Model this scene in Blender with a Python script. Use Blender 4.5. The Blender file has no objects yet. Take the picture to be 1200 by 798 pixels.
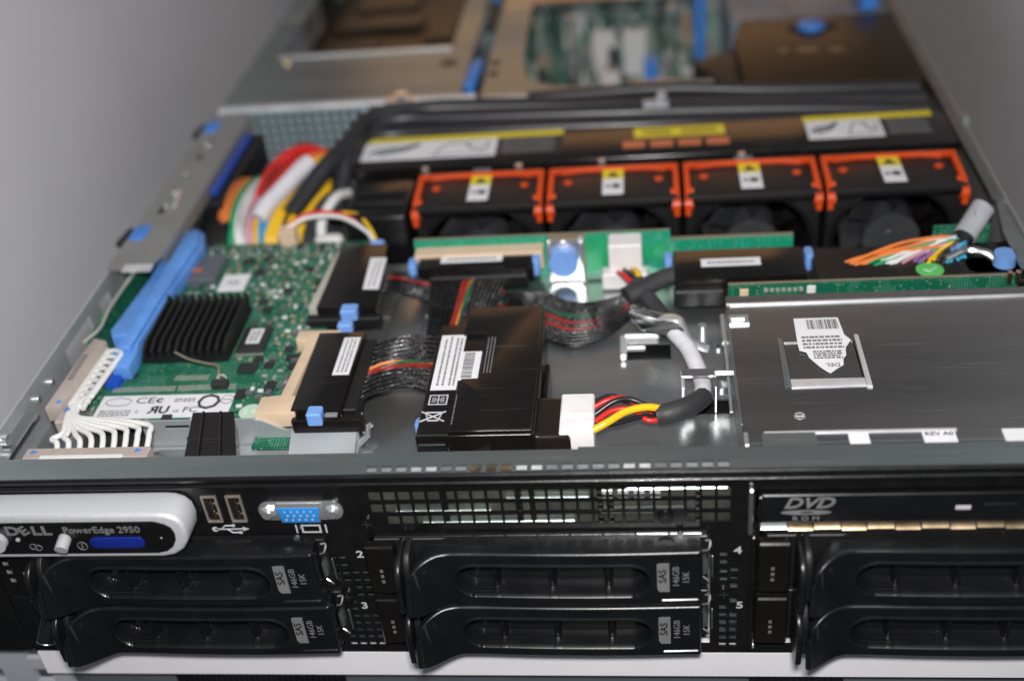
import bpy, bmesh, math, random
from mathutils import Matrix, Vector
random.seed(7)
scn = bpy.context.scene
COL = scn.collection
# ---------------------------------------------------------------- camera
cd = bpy.data.cameras.new('camera'); cam = bpy.data.objects.new('camera', cd); COL.objects.link(cam); scn.camera = cam
r0 = (0.9923723589, 0.0806226870, -0.0932581557)
r1 = (-0.0298924153, -0.5765449104, -0.8165184688)
r2 = (-0.1195974280, 0.8130780705, -0.5697372259)
cam.matrix_world = Matrix(((r0[0], -r1[0], -r2[0], .05125), (r0[1], -r1[1], -r2[1], -.323), (r0[2], -r1[2], -r2[2], .37425), (0, 0, 0, 1)))
cd.sensor_width = 36; cd.lens = 36*1354.5/1200; cd.clip_start = .01; cd.clip_end = 60
cd.dof.use_dof = True; cd.dof.focus_distance = .475; cd.dof.aperture_fstop = 3.9; cd.dof.aperture_blades = 0
# ---------------------------------------------------------------- light
w = bpy.data.worlds.new('World'); scn.world = w; w.use_nodes = True
w.node_tree.nodes['Background'].inputs[0].default_value = (.80, .90, 1, 1)
w.node_tree.nodes['Background'].inputs[1].default_value = .125
scn.view_settings.view_transform = 'Standard'; scn.view_settings.look = 'None'; scn.view_settings.exposure = 0
def area(name, loc, target, sx, sy, power, col):
    l = bpy.data.lights.new(name, 'AREA'); l.shape = 'RECTANGLE'; l.size = sx; l.size_y = sy; l.energy = power; l.color = col
    o = bpy.data.objects.new(name, l); COL.objects.link(o); o.location = loc
    o.rotation_euler = (Vector(target)-Vector(loc)).to_track_quat('-Z', 'Y').to_euler(); return o
area('camera_flash', (.055, -.325, .437), (-.03, .12, .06), .05, .03, 4.4, (1, .97, .95))
area('warm_wall_standin', (.1, 2.6, .85), (0, .3, .1), 2.6, .9, 6.0, (1, .47, .15))  # unseen area light standing in for the warm wall mirrored in rear covers
area('left_wall_fill', (.9, .3, 2.2), (-.33, .3, 0), .5, .4, 5.5, (.85, .93, 1))  # unseen fill light added to brighten the left rack wall
# ---------------------------------------------------------------- materials
MATS = {}
def mat(name, col, rough=.5, metal=0, vary=.12, scale=60, bump=0, bscale=None, coat=0, stretch=(1, 1, 1), spec=.5, dirt=0, emit=0, trans=0, rv=.22):
    if name in MATS: return MATS[name]
    m = bpy.data.materials.new(name); m.use_nodes = True; n = m.node_tree.nodes; L = m.node_tree.links
    b = n['Principled BSDF']; b.inputs['Metallic'].default_value = metal; b.inputs['Coat Weight'].default_value = coat
    b.inputs['Specular IOR Level'].default_value = spec; b.inputs['Transmission Weight'].default_value = trans
    tc = n.new('ShaderNodeTexCoord'); mp = n.new('ShaderNodeMapping'); L.new(tc.outputs['Object'], mp.inputs[0]); mp.inputs['Scale'].default_value = stretch
    nz = n.new('ShaderNodeTexNoise'); nz.inputs['Scale'].default_value = scale; nz.inputs['Detail'].default_value = 6; nz.inputs['Roughness'].default_value = .6
    L.new(mp.outputs[0], nz.inputs['Vector'])
    rp = n.new('ShaderNodeMapRange'); rp.inputs[1].default_value = .3; rp.inputs[2].default_value = .7
    rp.inputs[3].default_value = 1-vary; rp.inputs[4].default_value = 1+vary; L.new(nz.outputs['Fac'], rp.inputs[0])
    mx = n.new('ShaderNodeMix'); mx.data_type = 'RGBA'; mx.blend_type = 'MULTIPLY'; mx.inputs[0].default_value = 1
    mx.inputs[6].default_value = (*col, 1); L.new(rp.outputs[0], mx.inputs[7])
    L.new(mx.outputs[2], b.inputs['Base Color'])
    rr = n.new('ShaderNodeMapRange'); rr.inputs[1].default_value = .3; rr.inputs[2].default_value = .7
    rr.inputs[3].default_value = max(.02, rough*(1-rv)); rr.inputs[4].default_value = min(1, rough*(1+rv))
    n2 = n.new('ShaderNodeTexNoise'); n2.inputs['Scale'].default_value = scale*.45; n2.inputs['Detail'].default_value = 8; L.new(mp.outputs[0], n2.inputs['Vector'])
    L.new(n2.outputs['Fac'], rr.inputs[0]); L.new(rr.outputs[0], b.inputs['Roughness'])
    if bump:
        n3 = n.new('ShaderNodeTexNoise'); n3.inputs['Scale'].default_value = bscale or scale*8; n3.inputs['Detail'].default_value = 4; L.new(mp.outputs[0], n3.inputs['Vector'])
        bp = n.new('ShaderNodeBump'); bp.inputs['Strength'].default_value = bump; bp.inputs['Distance'].default_value = .0002
        L.new(n3.outputs['Fac'], bp.inputs['Height']); L.new(bp.outputs[0], b.inputs['Normal'])
    MATS[name] = m; return m
STEEL = mat('zinc_plated_steel', (.50, .52, .52), .25, .92, .18, 26, .12, 900, rv=.4, stretch=(.25, 1, 1))
STEELD = mat('dull_zinc_steel', (.34, .39, .39), .38, .9, .2, 40, .2, 1400, rv=.4, stretch=(.12, 1, 1))
COVER = mat('brushed_cover_steel', (.31, .315, .32), .32, .97, .16, 30, .25, 1500, rv=.45, stretch=(.15, 1, 1))
PALE = mat('pale_galvanised_steel', (.46, .49, .51), .36, .5, .1, 40, .15, 900)
RAIL = mat('rail_steel', (.34, .345, .33), .4, .6, .08, 40, .15, 1200)
BRIGHT = mat('bright_bent_steel', (.80, .81, .83), .24, .85, .06, 80)
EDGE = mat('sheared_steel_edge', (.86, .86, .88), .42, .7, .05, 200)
GOLD = mat('gold_contact', (.85, .64, .40), .3, 1, .35, 90)
PANEL = mat('black_painted_steel', (.006, .006, .0065), .26, 0, .3, 120, .25, 2500, coat=.2)
PLAST = mat('black_moulded_plastic', (.006, .0064, .0072), .29, 0, .25, 90, .10, 3000)
GLOSS = mat('glossy_black_plastic', (.007, .006, .0055), .2, 0, .25, 60, .05, 600)
MATTE = mat('matte_black_plastic', (.007, .007, .008), .5, 0, .25, 90, .1, 2000)
SILV = mat('silver_metallic_paint', (.60, .61, .63), .48, .35, .05, 1500, .25, 4000)
WHITE = mat('white_paper_label', (.72, .72, .74), .5, 0, .05, 80)
WPL = mat('white_nylon_plastic', (.70, .68, .69), .4, 0, .06, 90)
WTAPE = mat('white_cloth_tape', (.62, .61, .65), .6, 0, .08, 200, .3, 900)
INK = mat('black_ink', (.02, .02, .022), .6, 0, 0)
PGREY = mat('grey_print', (.155, .155, .16), .6, 0, .1)
PWHITE = mat('white_print', (.42, .42, .44), .6, 0, .1)
PDIM = mat('faint_grey_print', (.12, .12, .125), .6, 0, .1)
BLUE = mat('blue_plastic', (.055, .22, .66), .4, 0, .12, 60, .1, 900)
DBLUE = mat('deep_blue_plastic', (.01, .07, .42), .35, 0, .1, 60)
CBLUE = mat('cornflower_blue_plastic', (.10, .27, .66), .45, 0, .2, 40, .1, 900)
LBLUE = mat('light_blue_plastic', (.17, .34, .72), .45, 0, .1, 60)
LCD = mat('blue_lcd_window', (.008, .02, .20), .12, 0, .1, 60, coat=.6)
VGA = mat('vga_blue', (.02, .22, .62), .4, 0, .08, 60)
BEIGE = mat('beige_connector_plastic', (.62, .47, .33), .5, 0, .06, 90)
TAUPE = mat('taupe_connector_plastic', (.40, .34, .31), .5, 0, .08, 90)
ORANGE = mat('orange_plastic', (.62, .065, .008), .4, 0, .1, 60)
YEL = mat('yellow_sticker', (.72, .58, .03), .5, 0, .1, 60)
DORANGE = mat('orange_print', (.50, .14, .06), .5, 0, .1, 60)
RED = mat('red_wire_jacket', (.60, .02, .015), .35, 0, .1, 60)
YELW = mat('yellow_wire_jacket', (.78, .47, .01), .35, 0, .1, 60)
ORW = mat('orange_wire_jacket', (.72, .20, .04), .4, 0, .1, 60)
GREENW = mat('green_wire_jacket', (.01, .30, .12), .4, 0, .1, 60)
BLUEW = mat('blue_wire_jacket', (.04, .30, .55), .4, 0, .1, 60)
PINKW = mat('pink_wire_jacket', (.55, .28, .36), .4, 0, .1, 60)
PURPW = mat('purple_wire_jacket', (.26, .13, .30), .4, 0, .1, 60)
WHITEW = mat('white_wire_jacket', (.70, .70, .68), .4, 0, .05, 60)
BLACKW = mat('black_wire_jacket', (.013, .013, .014), .35, 0, .1, 60)
GREYW = mat('grey_ferrite_jacket', (.36, .37, .40), .5, 0, .1, 60)
BRAID = mat('braided_black_sleeve', (.03, .03, .032), .5, 0, .3, 60, .6, 900)
FOIL = mat('foil_shielded_strand', (.13, .13, .135), .34, .8, .9, 700, 1.0, 1300)
def sparkle(name, base, spot, sc, thr):
    m = mat(name, base, .34, .5, .3, 300, .8, 1300); n = m.node_tree.nodes; L = m.node_tree.links; b = n['Principled BSDF']
    tc = n.new('ShaderNodeTexCoord'); v = n.new('ShaderNodeTexVoronoi'); v.inputs['Scale'].default_value = sc; L.new(tc.outputs['Object'], v.inputs['Vector'])
    w2 = n.new('ShaderNodeTexNoise'); w2.inputs['Scale'].default_value = 140; L.new(tc.outputs['Object'], w2.inputs['Vector'])
    a = n.new('ShaderNodeMath'); a.operation = 'MULTIPLY'; a.inputs[1].default_value = thr*2; L.new(w2.outputs['Fac'], a.inputs[0])
    l = n.new('ShaderNodeMath'); l.operation = 'LESS_THAN'; L.new(v.outputs['Distance'], l.inputs[0]); L.new(a.outputs[0], l.inputs[1])
    mx = n.new('ShaderNodeMix'); mx.data_type = 'RGBA'; L.new(l.outputs[0], mx.inputs[0]); L.new(b.inputs['Base Color'].links[0].from_socket, mx.inputs[6]); mx.inputs[7].default_value = (*spot, 1); L.new(mx.outputs[2], b.inputs['Base Color'])
    return m
FOIL = sparkle('foil_braid_strand', (.035, .035, .038), (.55, .54, .52), 1500, .27)
BRAIDS = sparkle('black_braid_strand', (.012, .012, .013), (.25, .25, .24), 1500, .17)
DGRN = mat('dull_green_wire_jacket', (.01, .12, .05), .4, 0, .2, 200)
DRED = mat('dull_red_wire_jacket', (.26, .02, .012), .4, 0, .2, 200)
MINT = mat('mint_sticker', (.45, .60, .48), .5, 0, .05)
GRNST = mat('green_dot_sticker', (.10, .50, .12), .5, 0, .05)
WALLP = mat('grey_rack_paint', (.70, .70, .725), .6, 0, .04, 6)
POSTM = mat('grey_rack_post_paint', (.36, .38, .41), .55, 0, .06, 20)
WSHELF = mat('white_bezel_plastic', (.78, .77, .80), .5, 0, .03, 40)
TANC = mat('tan_chip', (.35, .27, .18), .5, 0, .2, 300)
GREYC = mat('grey_component', (.30, .30, .31), .5, 0, .2, 300)
TIN = mat('tinned_solder', (.52, .55, .48), .4, .5, .1, 400)
CHIPM = mat('chip_epoxy', (.022, .022, .024), .45, 0, .2, 200)
PEARL = mat('pearl_grey_metal_can', (.40, .41, .42), .3, .9, .1, 300)
def scratch(m, amt=.35):
    n = m.node_tree.nodes; L = m.node_tree.links; b = n['Principled BSDF']; tc = n.new('ShaderNodeTexCoord'); src = b.inputs['Base Color'].links[0].from_socket
    for rot, sc, seed in ((.5, 22, 0), (-.9, 16, 5), (1.35, 30, 9)):
        mp = n.new('ShaderNodeMapping'); mp.inputs['Rotation'].default_value = (0, 0, rot); mp.inputs['Location'].default_value = (seed, seed, 0); mp.inputs['Scale'].default_value = (1, 42, 1); L.new(tc.outputs['Object'], mp.inputs[0])
        z = n.new('ShaderNodeTexNoise'); z.inputs['Scale'].default_value = sc; z.inputs['Detail'].default_value = 2; L.new(mp.outputs[0], z.inputs['Vector'])
        r = n.new('ShaderNodeMapRange'); r.inputs[1].default_value = .70; r.inputs[2].default_value = .76; r.inputs[4].default_value = amt; L.new(z.outputs['Fac'], r.inputs[0])
        mx = n.new('ShaderNodeMix'); mx.data_type = 'RGBA'; mx.inputs[7].default_value = (.75, .76, .76, 1); L.new(src, mx.inputs[6]); L.new(r.outputs[0], mx.inputs[0]); src = mx.outputs[2]
    if amt < .1: L.new(src, b.inputs['Base Color']); return
    v = n.new('ShaderNodeTexVoronoi'); v.inputs['Scale'].default_value = 130; L.new(tc.outputs['Object'], v.inputs['Vector']); l = n.new('ShaderNodeMath'); l.operation = 'LESS_THAN'; l.inputs[1].default_value = .03; L.new(v.outputs['Distance'], l.inputs[0])
    mx = n.new('ShaderNodeMix'); mx.data_type = 'RGBA'; mx.inputs[7].default_value = (.7, .7, .68, 1); L.new(src, mx.inputs[6]); L.new(l.outputs[0], mx.inputs[0]); L.new(mx.outputs[2], b.inputs['Base Color'])
for m_ in (STEELD, COVER, STEEL): scratch(m_)
for m_ in (GLOSS, PLAST): scratch(m_, .03)
def pcb(name, base, trace, sc):
    m = bpy.data.materials.new(name); m.use_nodes = True; n = m.node_tree.nodes; L = m.node_tree.links; b = n['Principled BSDF']
    tc = n.new('ShaderNodeTexCoord')
    def bricks(s, w, h, rot):
        mp = n.new('ShaderNodeMapping'); mp.inputs['Rotation'].default_value = (0, 0, rot); L.new(tc.outputs['Object'], mp.inputs[0])
        bt = n.new('ShaderNodeTexBrick'); bt.inputs['Scale'].default_value = s; bt.inputs['Mortar Size'].default_value = .045
        bt.inputs['Brick Width'].default_value = w; bt.inputs['Row Height'].default_value = h
        L.new(mp.outputs[0], bt.inputs['Vector']); return bt.outputs['Fac']
    a = bricks(sc, 3.1, .42, 0); c = bricks(sc*.9, 2.3, .36, math.pi/2)
    nz = n.new('ShaderNodeTexNoise'); nz.inputs['Scale'].default_value = 55; nz.inputs['Detail'].default_value = 1; L.new(tc.outputs['Object'], nz.inputs['Vector'])
    st = n.new('ShaderNodeMath'); st.operation = 'GREATER_THAN'; st.inputs[1].default_value = .5; L.new(nz.outputs['Fac'], st.inputs[0])
    mx = n.new('ShaderNodeMix'); L.new(st.outputs[0], mx.inputs[0]); L.new(a, mx.inputs[2]); L.new(c, mx.inputs[3])
    nz2 = n.new('ShaderNodeTexNoise'); nz2.inputs['Scale'].default_value = 90; nz2.inputs['Detail'].default_value = 3; L.new(tc.outputs['Object'], nz2.inputs['Vector'])
    s2 = n.new('ShaderNodeMapRange'); s2.inputs[1].default_value = .42; s2.inputs[2].default_value = .52; L.new(nz2.outputs['Fac'], s2.inputs[0])
    mu = n.new('ShaderNodeMath'); mu.operation = 'MULTIPLY'; L.new(mx.outputs[0], mu.inputs[0]); L.new(s2.outputs[0], mu.inputs[1])
    vo = n.new('ShaderNodeTexVoronoi'); vo.inputs['Scale'].default_value = 420; L.new(tc.outputs['Object'], vo.inputs['Vector'])
    vt = n.new('ShaderNodeMath'); vt.operation = 'LESS_THAN'; vt.inputs[1].default_value = .18; L.new(vo.outputs['Distance'], vt.inputs[0])
    c1 = n.new('ShaderNodeMix'); c1.data_type = 'RGBA'; c1.inputs[6].default_value = (*base, 1); c1.inputs[7].default_value = (*trace, 1); L.new(mu.outputs[0], c1.inputs[0])
    c2 = n.new('ShaderNodeMix'); c2.data_type = 'RGBA'; c2.inputs[7].default_value = (.20, .30, .20, 1); L.new(c1.outputs[2], c2.inputs[6]); L.new(vt.outputs[0], c2.inputs[0])
    L.new(c2.outputs[2], b.inputs['Base Color']); b.inputs['Roughness'].default_value = .35
    bp = n.new('ShaderNodeBump'); bp.inputs['Distance'].default_value = .0001; bp.inputs['Strength'].default_value = .5; L.new(mu.outputs[0], bp.inputs['Height']); L.new(bp.outputs[0], b.inputs['Normal'])
    return m
PCB = pcb('green_circuit_board', (.006, .11, .06), (.10, .28, .19), 330)
PCB2 = pcb('bright_green_circuit_board', (.01, .26, .15), (.03, .36, .24), 150)
PCB3 = pcb('grey_green_circuit_board', (.05, .15, .11), (.26, .34, .28), 150)
# ---------------------------------------------------------------- geometry kit (millimetres, world axes)
class G:
    def __init__(s): s.bm = bmesh.new(); s.M = Matrix.Identity(4)
    def _t(s, vs):
        for v in vs: v.co = s.M @ v.co
    def box(s, x0, x1, y0, y1, z0, z1, bev=0, seg=1):
        r = bmesh.ops.create_cube(s.bm, size=1); vs = r['verts']
        for v in vs: v.co = Vector(((x0+x1)/2+v.co.x*(x1-x0), (y0+y1)/2+v.co.y*(y1-y0), (z0+z1)/2+v.co.z*(z1-z0)))
        if bev:
            es = list({e for v in vs for e in v.link_edges})
            r = bmesh.ops.bevel(s.bm, geom=es, offset=bev, segments=seg, profile=.5, affect='EDGES')
            vs = list({v for f in r['faces'] for v in f.verts} | {v for v in vs if v.is_valid})
        s._t(vs); return s
    def prism(s, pts, ax, a, b, bev=0, seg=2):
        # pts in the two remaining axes (in xyz order), extruded along ax from a to b
        def P(p, t):
            if ax == 'z': return Vector((p[0], p[1], t))
            if ax == 'y': return Vector((p[0], t, p[1]))
            return Vector((t, p[0], p[1]))
        lo = [s.bm.verts.new(P(p, a)) for p in pts]; hi = [s.bm.verts.new(P(p, b)) for p in pts]; n = len(pts)
        fs = [s.bm.faces.new(lo[::-1]), s.bm.faces.new(hi)]
        for i in range(n): fs.append(s.bm.faces.new((lo[i], lo[(i+1) % n], hi[(i+1) % n], hi[i])))
        vs = lo+hi
        bmesh.ops.recalc_face_normals(s.bm, faces=fs)
        if bev:
            es = [e for f in fs[:2] for e in f.edges]
            r = bmesh.ops.bevel(s.bm, geom=es, offset=bev, segments=seg, profile=.5, affect='EDGES')
            vs = list({v for f in r['faces'] for v in f.verts} | {v for v in vs if v.is_valid})
        s._t(vs); return s
    def cyl(s, p0, p1, r, r1=None, n=16):
        return s.tube([p0, p1], r, n, r1)
    def tube(s, pts, r, n=8, r1=None, flat=1, cap=True):
        pts = [Vector(p) for p in pts]; m = len(pts); T = []
        for i in range(m):
            d = pts[min(i+1, m-1)]-pts[max(i-1, 0)]; T.append(d.normalized() if d.length else Vector((0, 0, 1)))
        up = Vector((0, 0, 1)) if abs(T[0].z) < .9 else Vector((1, 0, 0)); rings = []
        N = (up-T[0]*up.dot(T[0])).normalized()
        for i in range(m):
            N = (N-T[i]*N.dot(T[i])).normalized(); B = T[i].cross(N)
            rr = r if r1 is None else r+(r1-r)*i/(m-1)
            rings.append([s.bm.verts.new(pts[i]+(N*flat*math.cos(2*math.pi*k/n)+B*math.sin(2*math.pi*k/n))*rr) for k in range(n)])
        for i in range(m-1):
            for k in range(n):
                s.bm.faces.new((rings[i][k], rings[i][(k+1) % n], rings[i+1][(k+1) % n], rings[i+1][k]))
        if cap: s.bm.faces.new(rings[0][::-1]); s.bm.faces.new(rings[-1])
        s._t([v for q in rings for v in q]); return s
    def ring(s, c, ax, R, r, n=28, m=8):
        ax = Vector(ax).normalized(); u = ax.orthogonal().normalized(); v = ax.cross(u); c = Vector(c); rs = []
        for i in range(n):
            a = 2*math.pi*i/n; d = u*math.cos(a)+v*math.sin(a)
            rs.append([s.bm.verts.new(c+d*(R+r*math.cos(2*math.pi*k/m))+ax*r*math.sin(2*math.pi*k/m)) for k in range(m)])
        for i in range(n):
            for k in range(m): s.bm.faces.new((rs[i][k], rs[i][(k+1) % m], rs[(i+1) % n][(k+1) % m], rs[(i+1) % n][k]))
        s._t([x for q in rs for x in q]); return s
    def plate(s, ax, rect, holes, a, b):
        # rectangle (u0,u1,v0,v1) with rectangular holes, thickness a..b along ax
        u0, u1, v0, v1 = rect
        us = sorted({u0, u1} | {min(max(h[i], u0), u1) for h in holes for i in (0, 1)}); vs_ = sorted({v0, v1} | {min(max(h[i], v0), v1) for h in holes for i in (2, 3)})
        nu, nv = len(us)-1, len(vs_)-1
        full = [[True]*nv for _ in range(nu)]
        for h in holes:
            for i in range(nu):
                cu = (us[i]+us[i+1])/2
                if h[0] < cu < h[1]:
                    for j in range(nv):
                        if h[2] < (vs_[j]+vs_[j+1])/2 < h[3]: full[i][j] = False
        cache = {}
        def V(i, j, t):
            k = (i, j, t)
            if k not in cache:
                p = {'z': (us[i], vs_[j], t), 'y': (us[i], t, vs_[j]), 'x': (t, us[i], vs_[j])}[ax]
                cache[k] = s.bm.verts.new(p)
            return cache[k]
        fs = []
        for i in range(nu):
            for j in range(nv):
                if not full[i][j]: continue
                fs.append(s.bm.faces.new((V(i, j, a), V(i+1, j, a), V(i+1, j+1, a), V(i, j+1, a))))
                fs.append(s.bm.faces.new((V(i, j+1, b), V(i+1, j+1, b), V(i+1, j, b), V(i, j, b))))
                for di, dj, c0, c1 in ((-1, 0, (i, j), (i, j+1)), (1, 0, (i+1, j+1), (i+1, j)), (0, -1, (i+1, j), (i, j)), (0, 1, (i, j+1), (i+1, j+1))):
                    ii, jj = i+di, j+dj
                    if not (0 <= ii < nu and 0 <= jj < nv and full[ii][jj]):
                        fs.append(s.bm.faces.new((V(*c0, a), V(*c1, a), V(*c1, b), V(*c0, b))))
        bmesh.ops.recalc_face_normals(s.bm, faces=fs)
        s._t(cache.values()); return s
    def done(s, name, material, parent=None, smooth=35, label=None):
        bmesh.ops.recalc_face_normals(s.bm, faces=s.bm.faces)
        root = parent
        while root is not None and root.parent is not None: root = root.parent
        off = root.location if root is not None else Vector((0, 0, 0))
        org = off
        if root is None:
            xs = [v.co for v in s.bm.verts]
            org = Vector(((min(c.x for c in xs)+max(c.x for c in xs))/2, (min(c.y for c in xs)+max(c.y for c in xs))/2, min(c.z for c in xs)))*.001
        for v in s.bm.verts: v.co = v.co*.001-org
        for f in s.bm.faces: f.smooth = True
        ca = math.radians(smooth)
        for e in s.bm.edges:
            if len(e.link_faces) != 2 or e.calc_face_angle(3) > ca: e.smooth = False
        me = bpy.data.meshes.new(name); s.bm.to_mesh(me); s.bm.free(); me.materials.append(material)
        o = bpy.data.objects.new(name, me); COL.objects.link(o); o.parent = parent
        if root is None: o.location = org
        if label: o['label'] = label
        return o
def thing(name, label, cat, loc, group=None):
    o = bpy.data.objects.new(name, None); COL.objects.link(o); o.location = Vector(loc)*.001; o['label'] = label; o['category'] = cat
    if group: o['group'] = group
    o.empty_display_size = .01; return o
def tag(o, label, cat, group=None):
    o['label'] = label; o['category'] = cat
    if group: o['group'] = group
    return o
def struct(o): o['kind'] = 'structure'; return o
def stuff(o): o['kind'] = 'stuff'; return o
def dup(root, d, label):
    def cp(o, par):
        c = o.copy(); COL.objects.link(c); c.parent = par
        for k in [x for x in kids[o.name]]: cp(k, c)
        return c
    kids = {}
    def walk(o):
        kids[o.name] = [x for x in bpy.data.objects if x.parent == o]
        for k in kids[o.name]: walk(k)
    walk(root); r = cp(root, None); r.location = root.location+Vector(d)*.001; r['label'] = label; return r
def spline(pts, n=8):
    pts = [Vector(p) for p in pts]; q = [pts[0]*2-pts[1]]+pts+[pts[-1]*2-pts[-2]]; out = []
    for i in range(1, len(q)-2):
        for k in range(n):
            t = k/n; a, b, c, d = q[i-1:i+3]
            out.append(.5*((2*b)+(c-a)*t+(2*a-5*b+4*c-d)*t*t+(3*b-a-3*c+d)*t*t*t))
    out.append(pts[-1]); return out
def rrect(x0, x1, y0, y1, r, n=6, corners=(1, 1, 1, 1)):
    out = []
    for (cx, cy, a0, on, px, py) in ((x1-r, y1-r, 0, corners[0], x1, y1), (x0+r, y1-r, 90, corners[1], x0, y1), (x0+r, y0+r, 180, corners[2], x0, y0), (x1-r, y0+r, 270, corners[3], x1, y0)):
        if on:
            for k in range(n+1):
                a = math.radians(a0+90*k/n); out.append((cx+r*math.cos(a), cy+r*math.sin(a)))
        else: out.append((px, py))
    return out
def circ(cx, cy, r, n=20): return [(cx+r*math.cos(2*math.pi*k/n), cy+r*math.sin(2*math.pi*k/n)) for k in range(n)]
def text(items, material, parent, name, xd, yd, depth=.06):
    """items: (string, size_mm, origin_mm, shear, xscale); xd, yd: unit directions of the writing"""
    g = G(); xd = Vector(xd).normalized(); yd = Vector(yd).normalized(); zd = xd.cross(yd)
    for it in items:
        st, size, org = it[:3]; sh = it[3] if len(it) > 3 else 0; xs = it[4] if len(it) > 4 else 1; th = it[5] if len(it) > 5 else 0
        c = bpy.data.curves.new('t', 'FONT'); c.body = st; c.size = size; c.extrude = depth; c.shear = sh; c.resolution_u = 3; c.offset = th; c.align_x = 'CENTER'; c.align_y = 'CENTER'
        o = bpy.data.objects.new('t', c); COL.objects.link(o); me = bpy.data.meshes.new_from_object(o)
        M = Matrix(((xd.x*xs, yd.x, zd.x, org[0]), (xd.y*xs, yd.y, zd.y, org[1]), (xd.z*xs, yd.z, zd.z, org[2]), (0, 0, 0, 1)))
        me.transform(M); g.bm.from_mesh(me); bpy.data.objects.remove(o); bpy.data.curves.remove(c); bpy.data.meshes.remove(me)
    return g.done(name, material, parent)
X, Y, Z = (1, 0, 0), (0, 1, 0), (0, 0, 1)
def fineprint(x0, x1, y0, y1, z, rows, material, parent, name='fine_print', fill=.55):
    g = G(); h = (y1-y0)/rows
    for r in range(rows):
        x = x0
        while x < x1-.4:
            wd = random.uniform(.5, 2.2); e = min(x+wd, x1); g.box(x, e, y0+r*h+h*.2, y0+r*h+h*(.2+fill), z, z+.05); x = e+random.uniform(.25, .6)
    return g.done(name, material, parent)
def barcode(x0, x1, y0, y1, z, parent, along='x'):
    g = G(); t0, t1 = (x0, x1) if along == 'x' else (y0, y1); t = t0
    while t < t1:
        wd = random.choice((.18, .3, .5)); e = min(t+wd, t1)
        if along == 'x': g.box(t, e, y0, y1, z, z+.05)
        else: g.box(x0, x1, t, e, z, z+.05)
        t = e+random.choice((.22, .35, .5))
    return g.done('barcode', INK, parent)
def screw(parent, p, ax='y', r=2.4, material=None, name='screw'):
    g = G(); x, y, z = p
    if ax == 'y':
        g.tube([(x, y, z), (x, y-.9, z), (x, y-1.2, z)], r, 16); o = g.done(name, material or PANEL, parent)
        g = G(); g.box(x-r*.6, x+r*.6, y-1.24, y-1.15, z-.25, z+.25); g.box(x-.25, x+.25, y-1.25, y-1.15, z-r*.6, z+r*.6); g.done('cross_recess', INK, o)
    else:
        g.tube([(x, y, z), (x, y, z+.9), (x, y, z+1.2)], r, 16); o = g.done(name, material or STEEL, parent)
        g = G(); g.box(x-r*.6, x+r*.6, y-.25, y+.25, z+1.15, z+1.24); g.box(x-.25, x+.25, y-r*.6, y+r*.6, z+1.15, z+1.25); g.done('cross_recess', INK, o)
    return o
#==================================================================== THE SETTING: rack around the server
o = struct(G().box(-328, -322, 0, 1150, -520, 620).done('rack_wall', WALLP)); o.name = 'left_wall'
o = struct(G().box(322, 328, 0, 1150, -520, 620).done('rack_wall', WALLP)); o.name = 'right_wall'
struct(G().box(-3000, 3000, -3000, 2600, -530, -522).done('floor', mat('dark_floor', (.06, .065, .07), .5, 0, .2, 10)))
hs = [(-247+7, -247+16, z, z+9) for z in range(-110, -14, 16)]+[(-268+4, -268+13, z, z+9) for z in range(-110, -14, 16)]
g = G(); g.plate('y', (-272, -222, -120, -16), hs, 9, 12); g.box(-275, -272, 9, 40, -120, -16)
tag(g.done('rack_post', POSTM), 'light grey rack post with square holes below the left corner', 'rack post')
g = G(); g.box(-300, -290, 900, 960, -200, 400, 1); g.box(-290, -262, 900, 904, -200, 400)
tag(g.done('rack_post', mat('black_rack_post', (.02, .02, .022), .5)), 'dark rear rack post behind the far left corner of the server', 'rack post')
t = thing('lower_unit', 'white edged equipment bezel directly under the open server', 'rack unit', (0, 0, -90))
G().prism([(2, -16.5), (60, -16.5), (60, -33), (4, -33), (2, -31)], 'x', -227, 320).done('white_bezel', WSHELF, t)
G().box(-222, 320, 10, 70, -88, -34, 1).done('dark_front', mat('dark_grey_bezel', (.09, .10, .115), .45, 0, .1, 30), t)
for xa, xb in ((-170, -92), (90, 128)):
    g = G()
    for k in range(int((xb-xa)/2.6)): g.box(xa+k*2.6, xa+k*2.6+1.7, 7.5, 9.9, -60, -35)
    g.box(xa-1, xb+1, 9.2, 9.95, -62, -34.6); g.done('vent', MATTE, t)
#==================================================================== SERVER CHASSIS
S = thing('server_chassis', 'open two-unit rack server chassis with its lid off, all parts inside showing', 'server', (0, 0, -13))
# front panel with every opening
holes = []
for i in range(24):
    for j in range(3):
        if i == 0 and j == 0: continue
        if i == 20 and j == 0: continue
        if i == 19 and j == 0: continue
        x = -58.8+i*5.78; z = 61.6+j*6.3; holes.append((x, x+4.75, z, z+5.2))
for x0, n in ((-80.5, 4), (75.2, 3)):
    for i in range(n):
        for j in range(13):
            z = -9+j*4.3; x = x0+i*4.1
            if x0 < 0 and (i, j) in ((2, 12), (3, 12), (3, 11), (2, 11), (2, 5), (3, 5), (3, 6), (2, 6), (0, 7), (1, 7), (0, 8), (1, 8), (0, 6)): continue
            if x0 > 0 and (i, j) in ((1, 12), (2, 12), (2, 11), (1, 11), (1, 5), (2, 5), (2, 6), (0, 7), (0, 8), (0, 6), (1, 7)): continue
            if x0 > 0 and i == 2: continue
            holes.append((x, x+2.9, z, z+2.6))
holes += [(-200, -84, -8, 57), (-62, 71.5, -8, 55), (90, 224, -8, 57.5), (88, 225, 60.5, 77)]
for i in range(5):
    for j in range(4): holes.append((-222+i*4.4, -222+i*4.4+3, 30+j*5, 33+j*5))
G().plate('y', (-226, 226, -13, 86), holes, 0, .7).done('front_panel', PANEL, S, 20)
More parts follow.
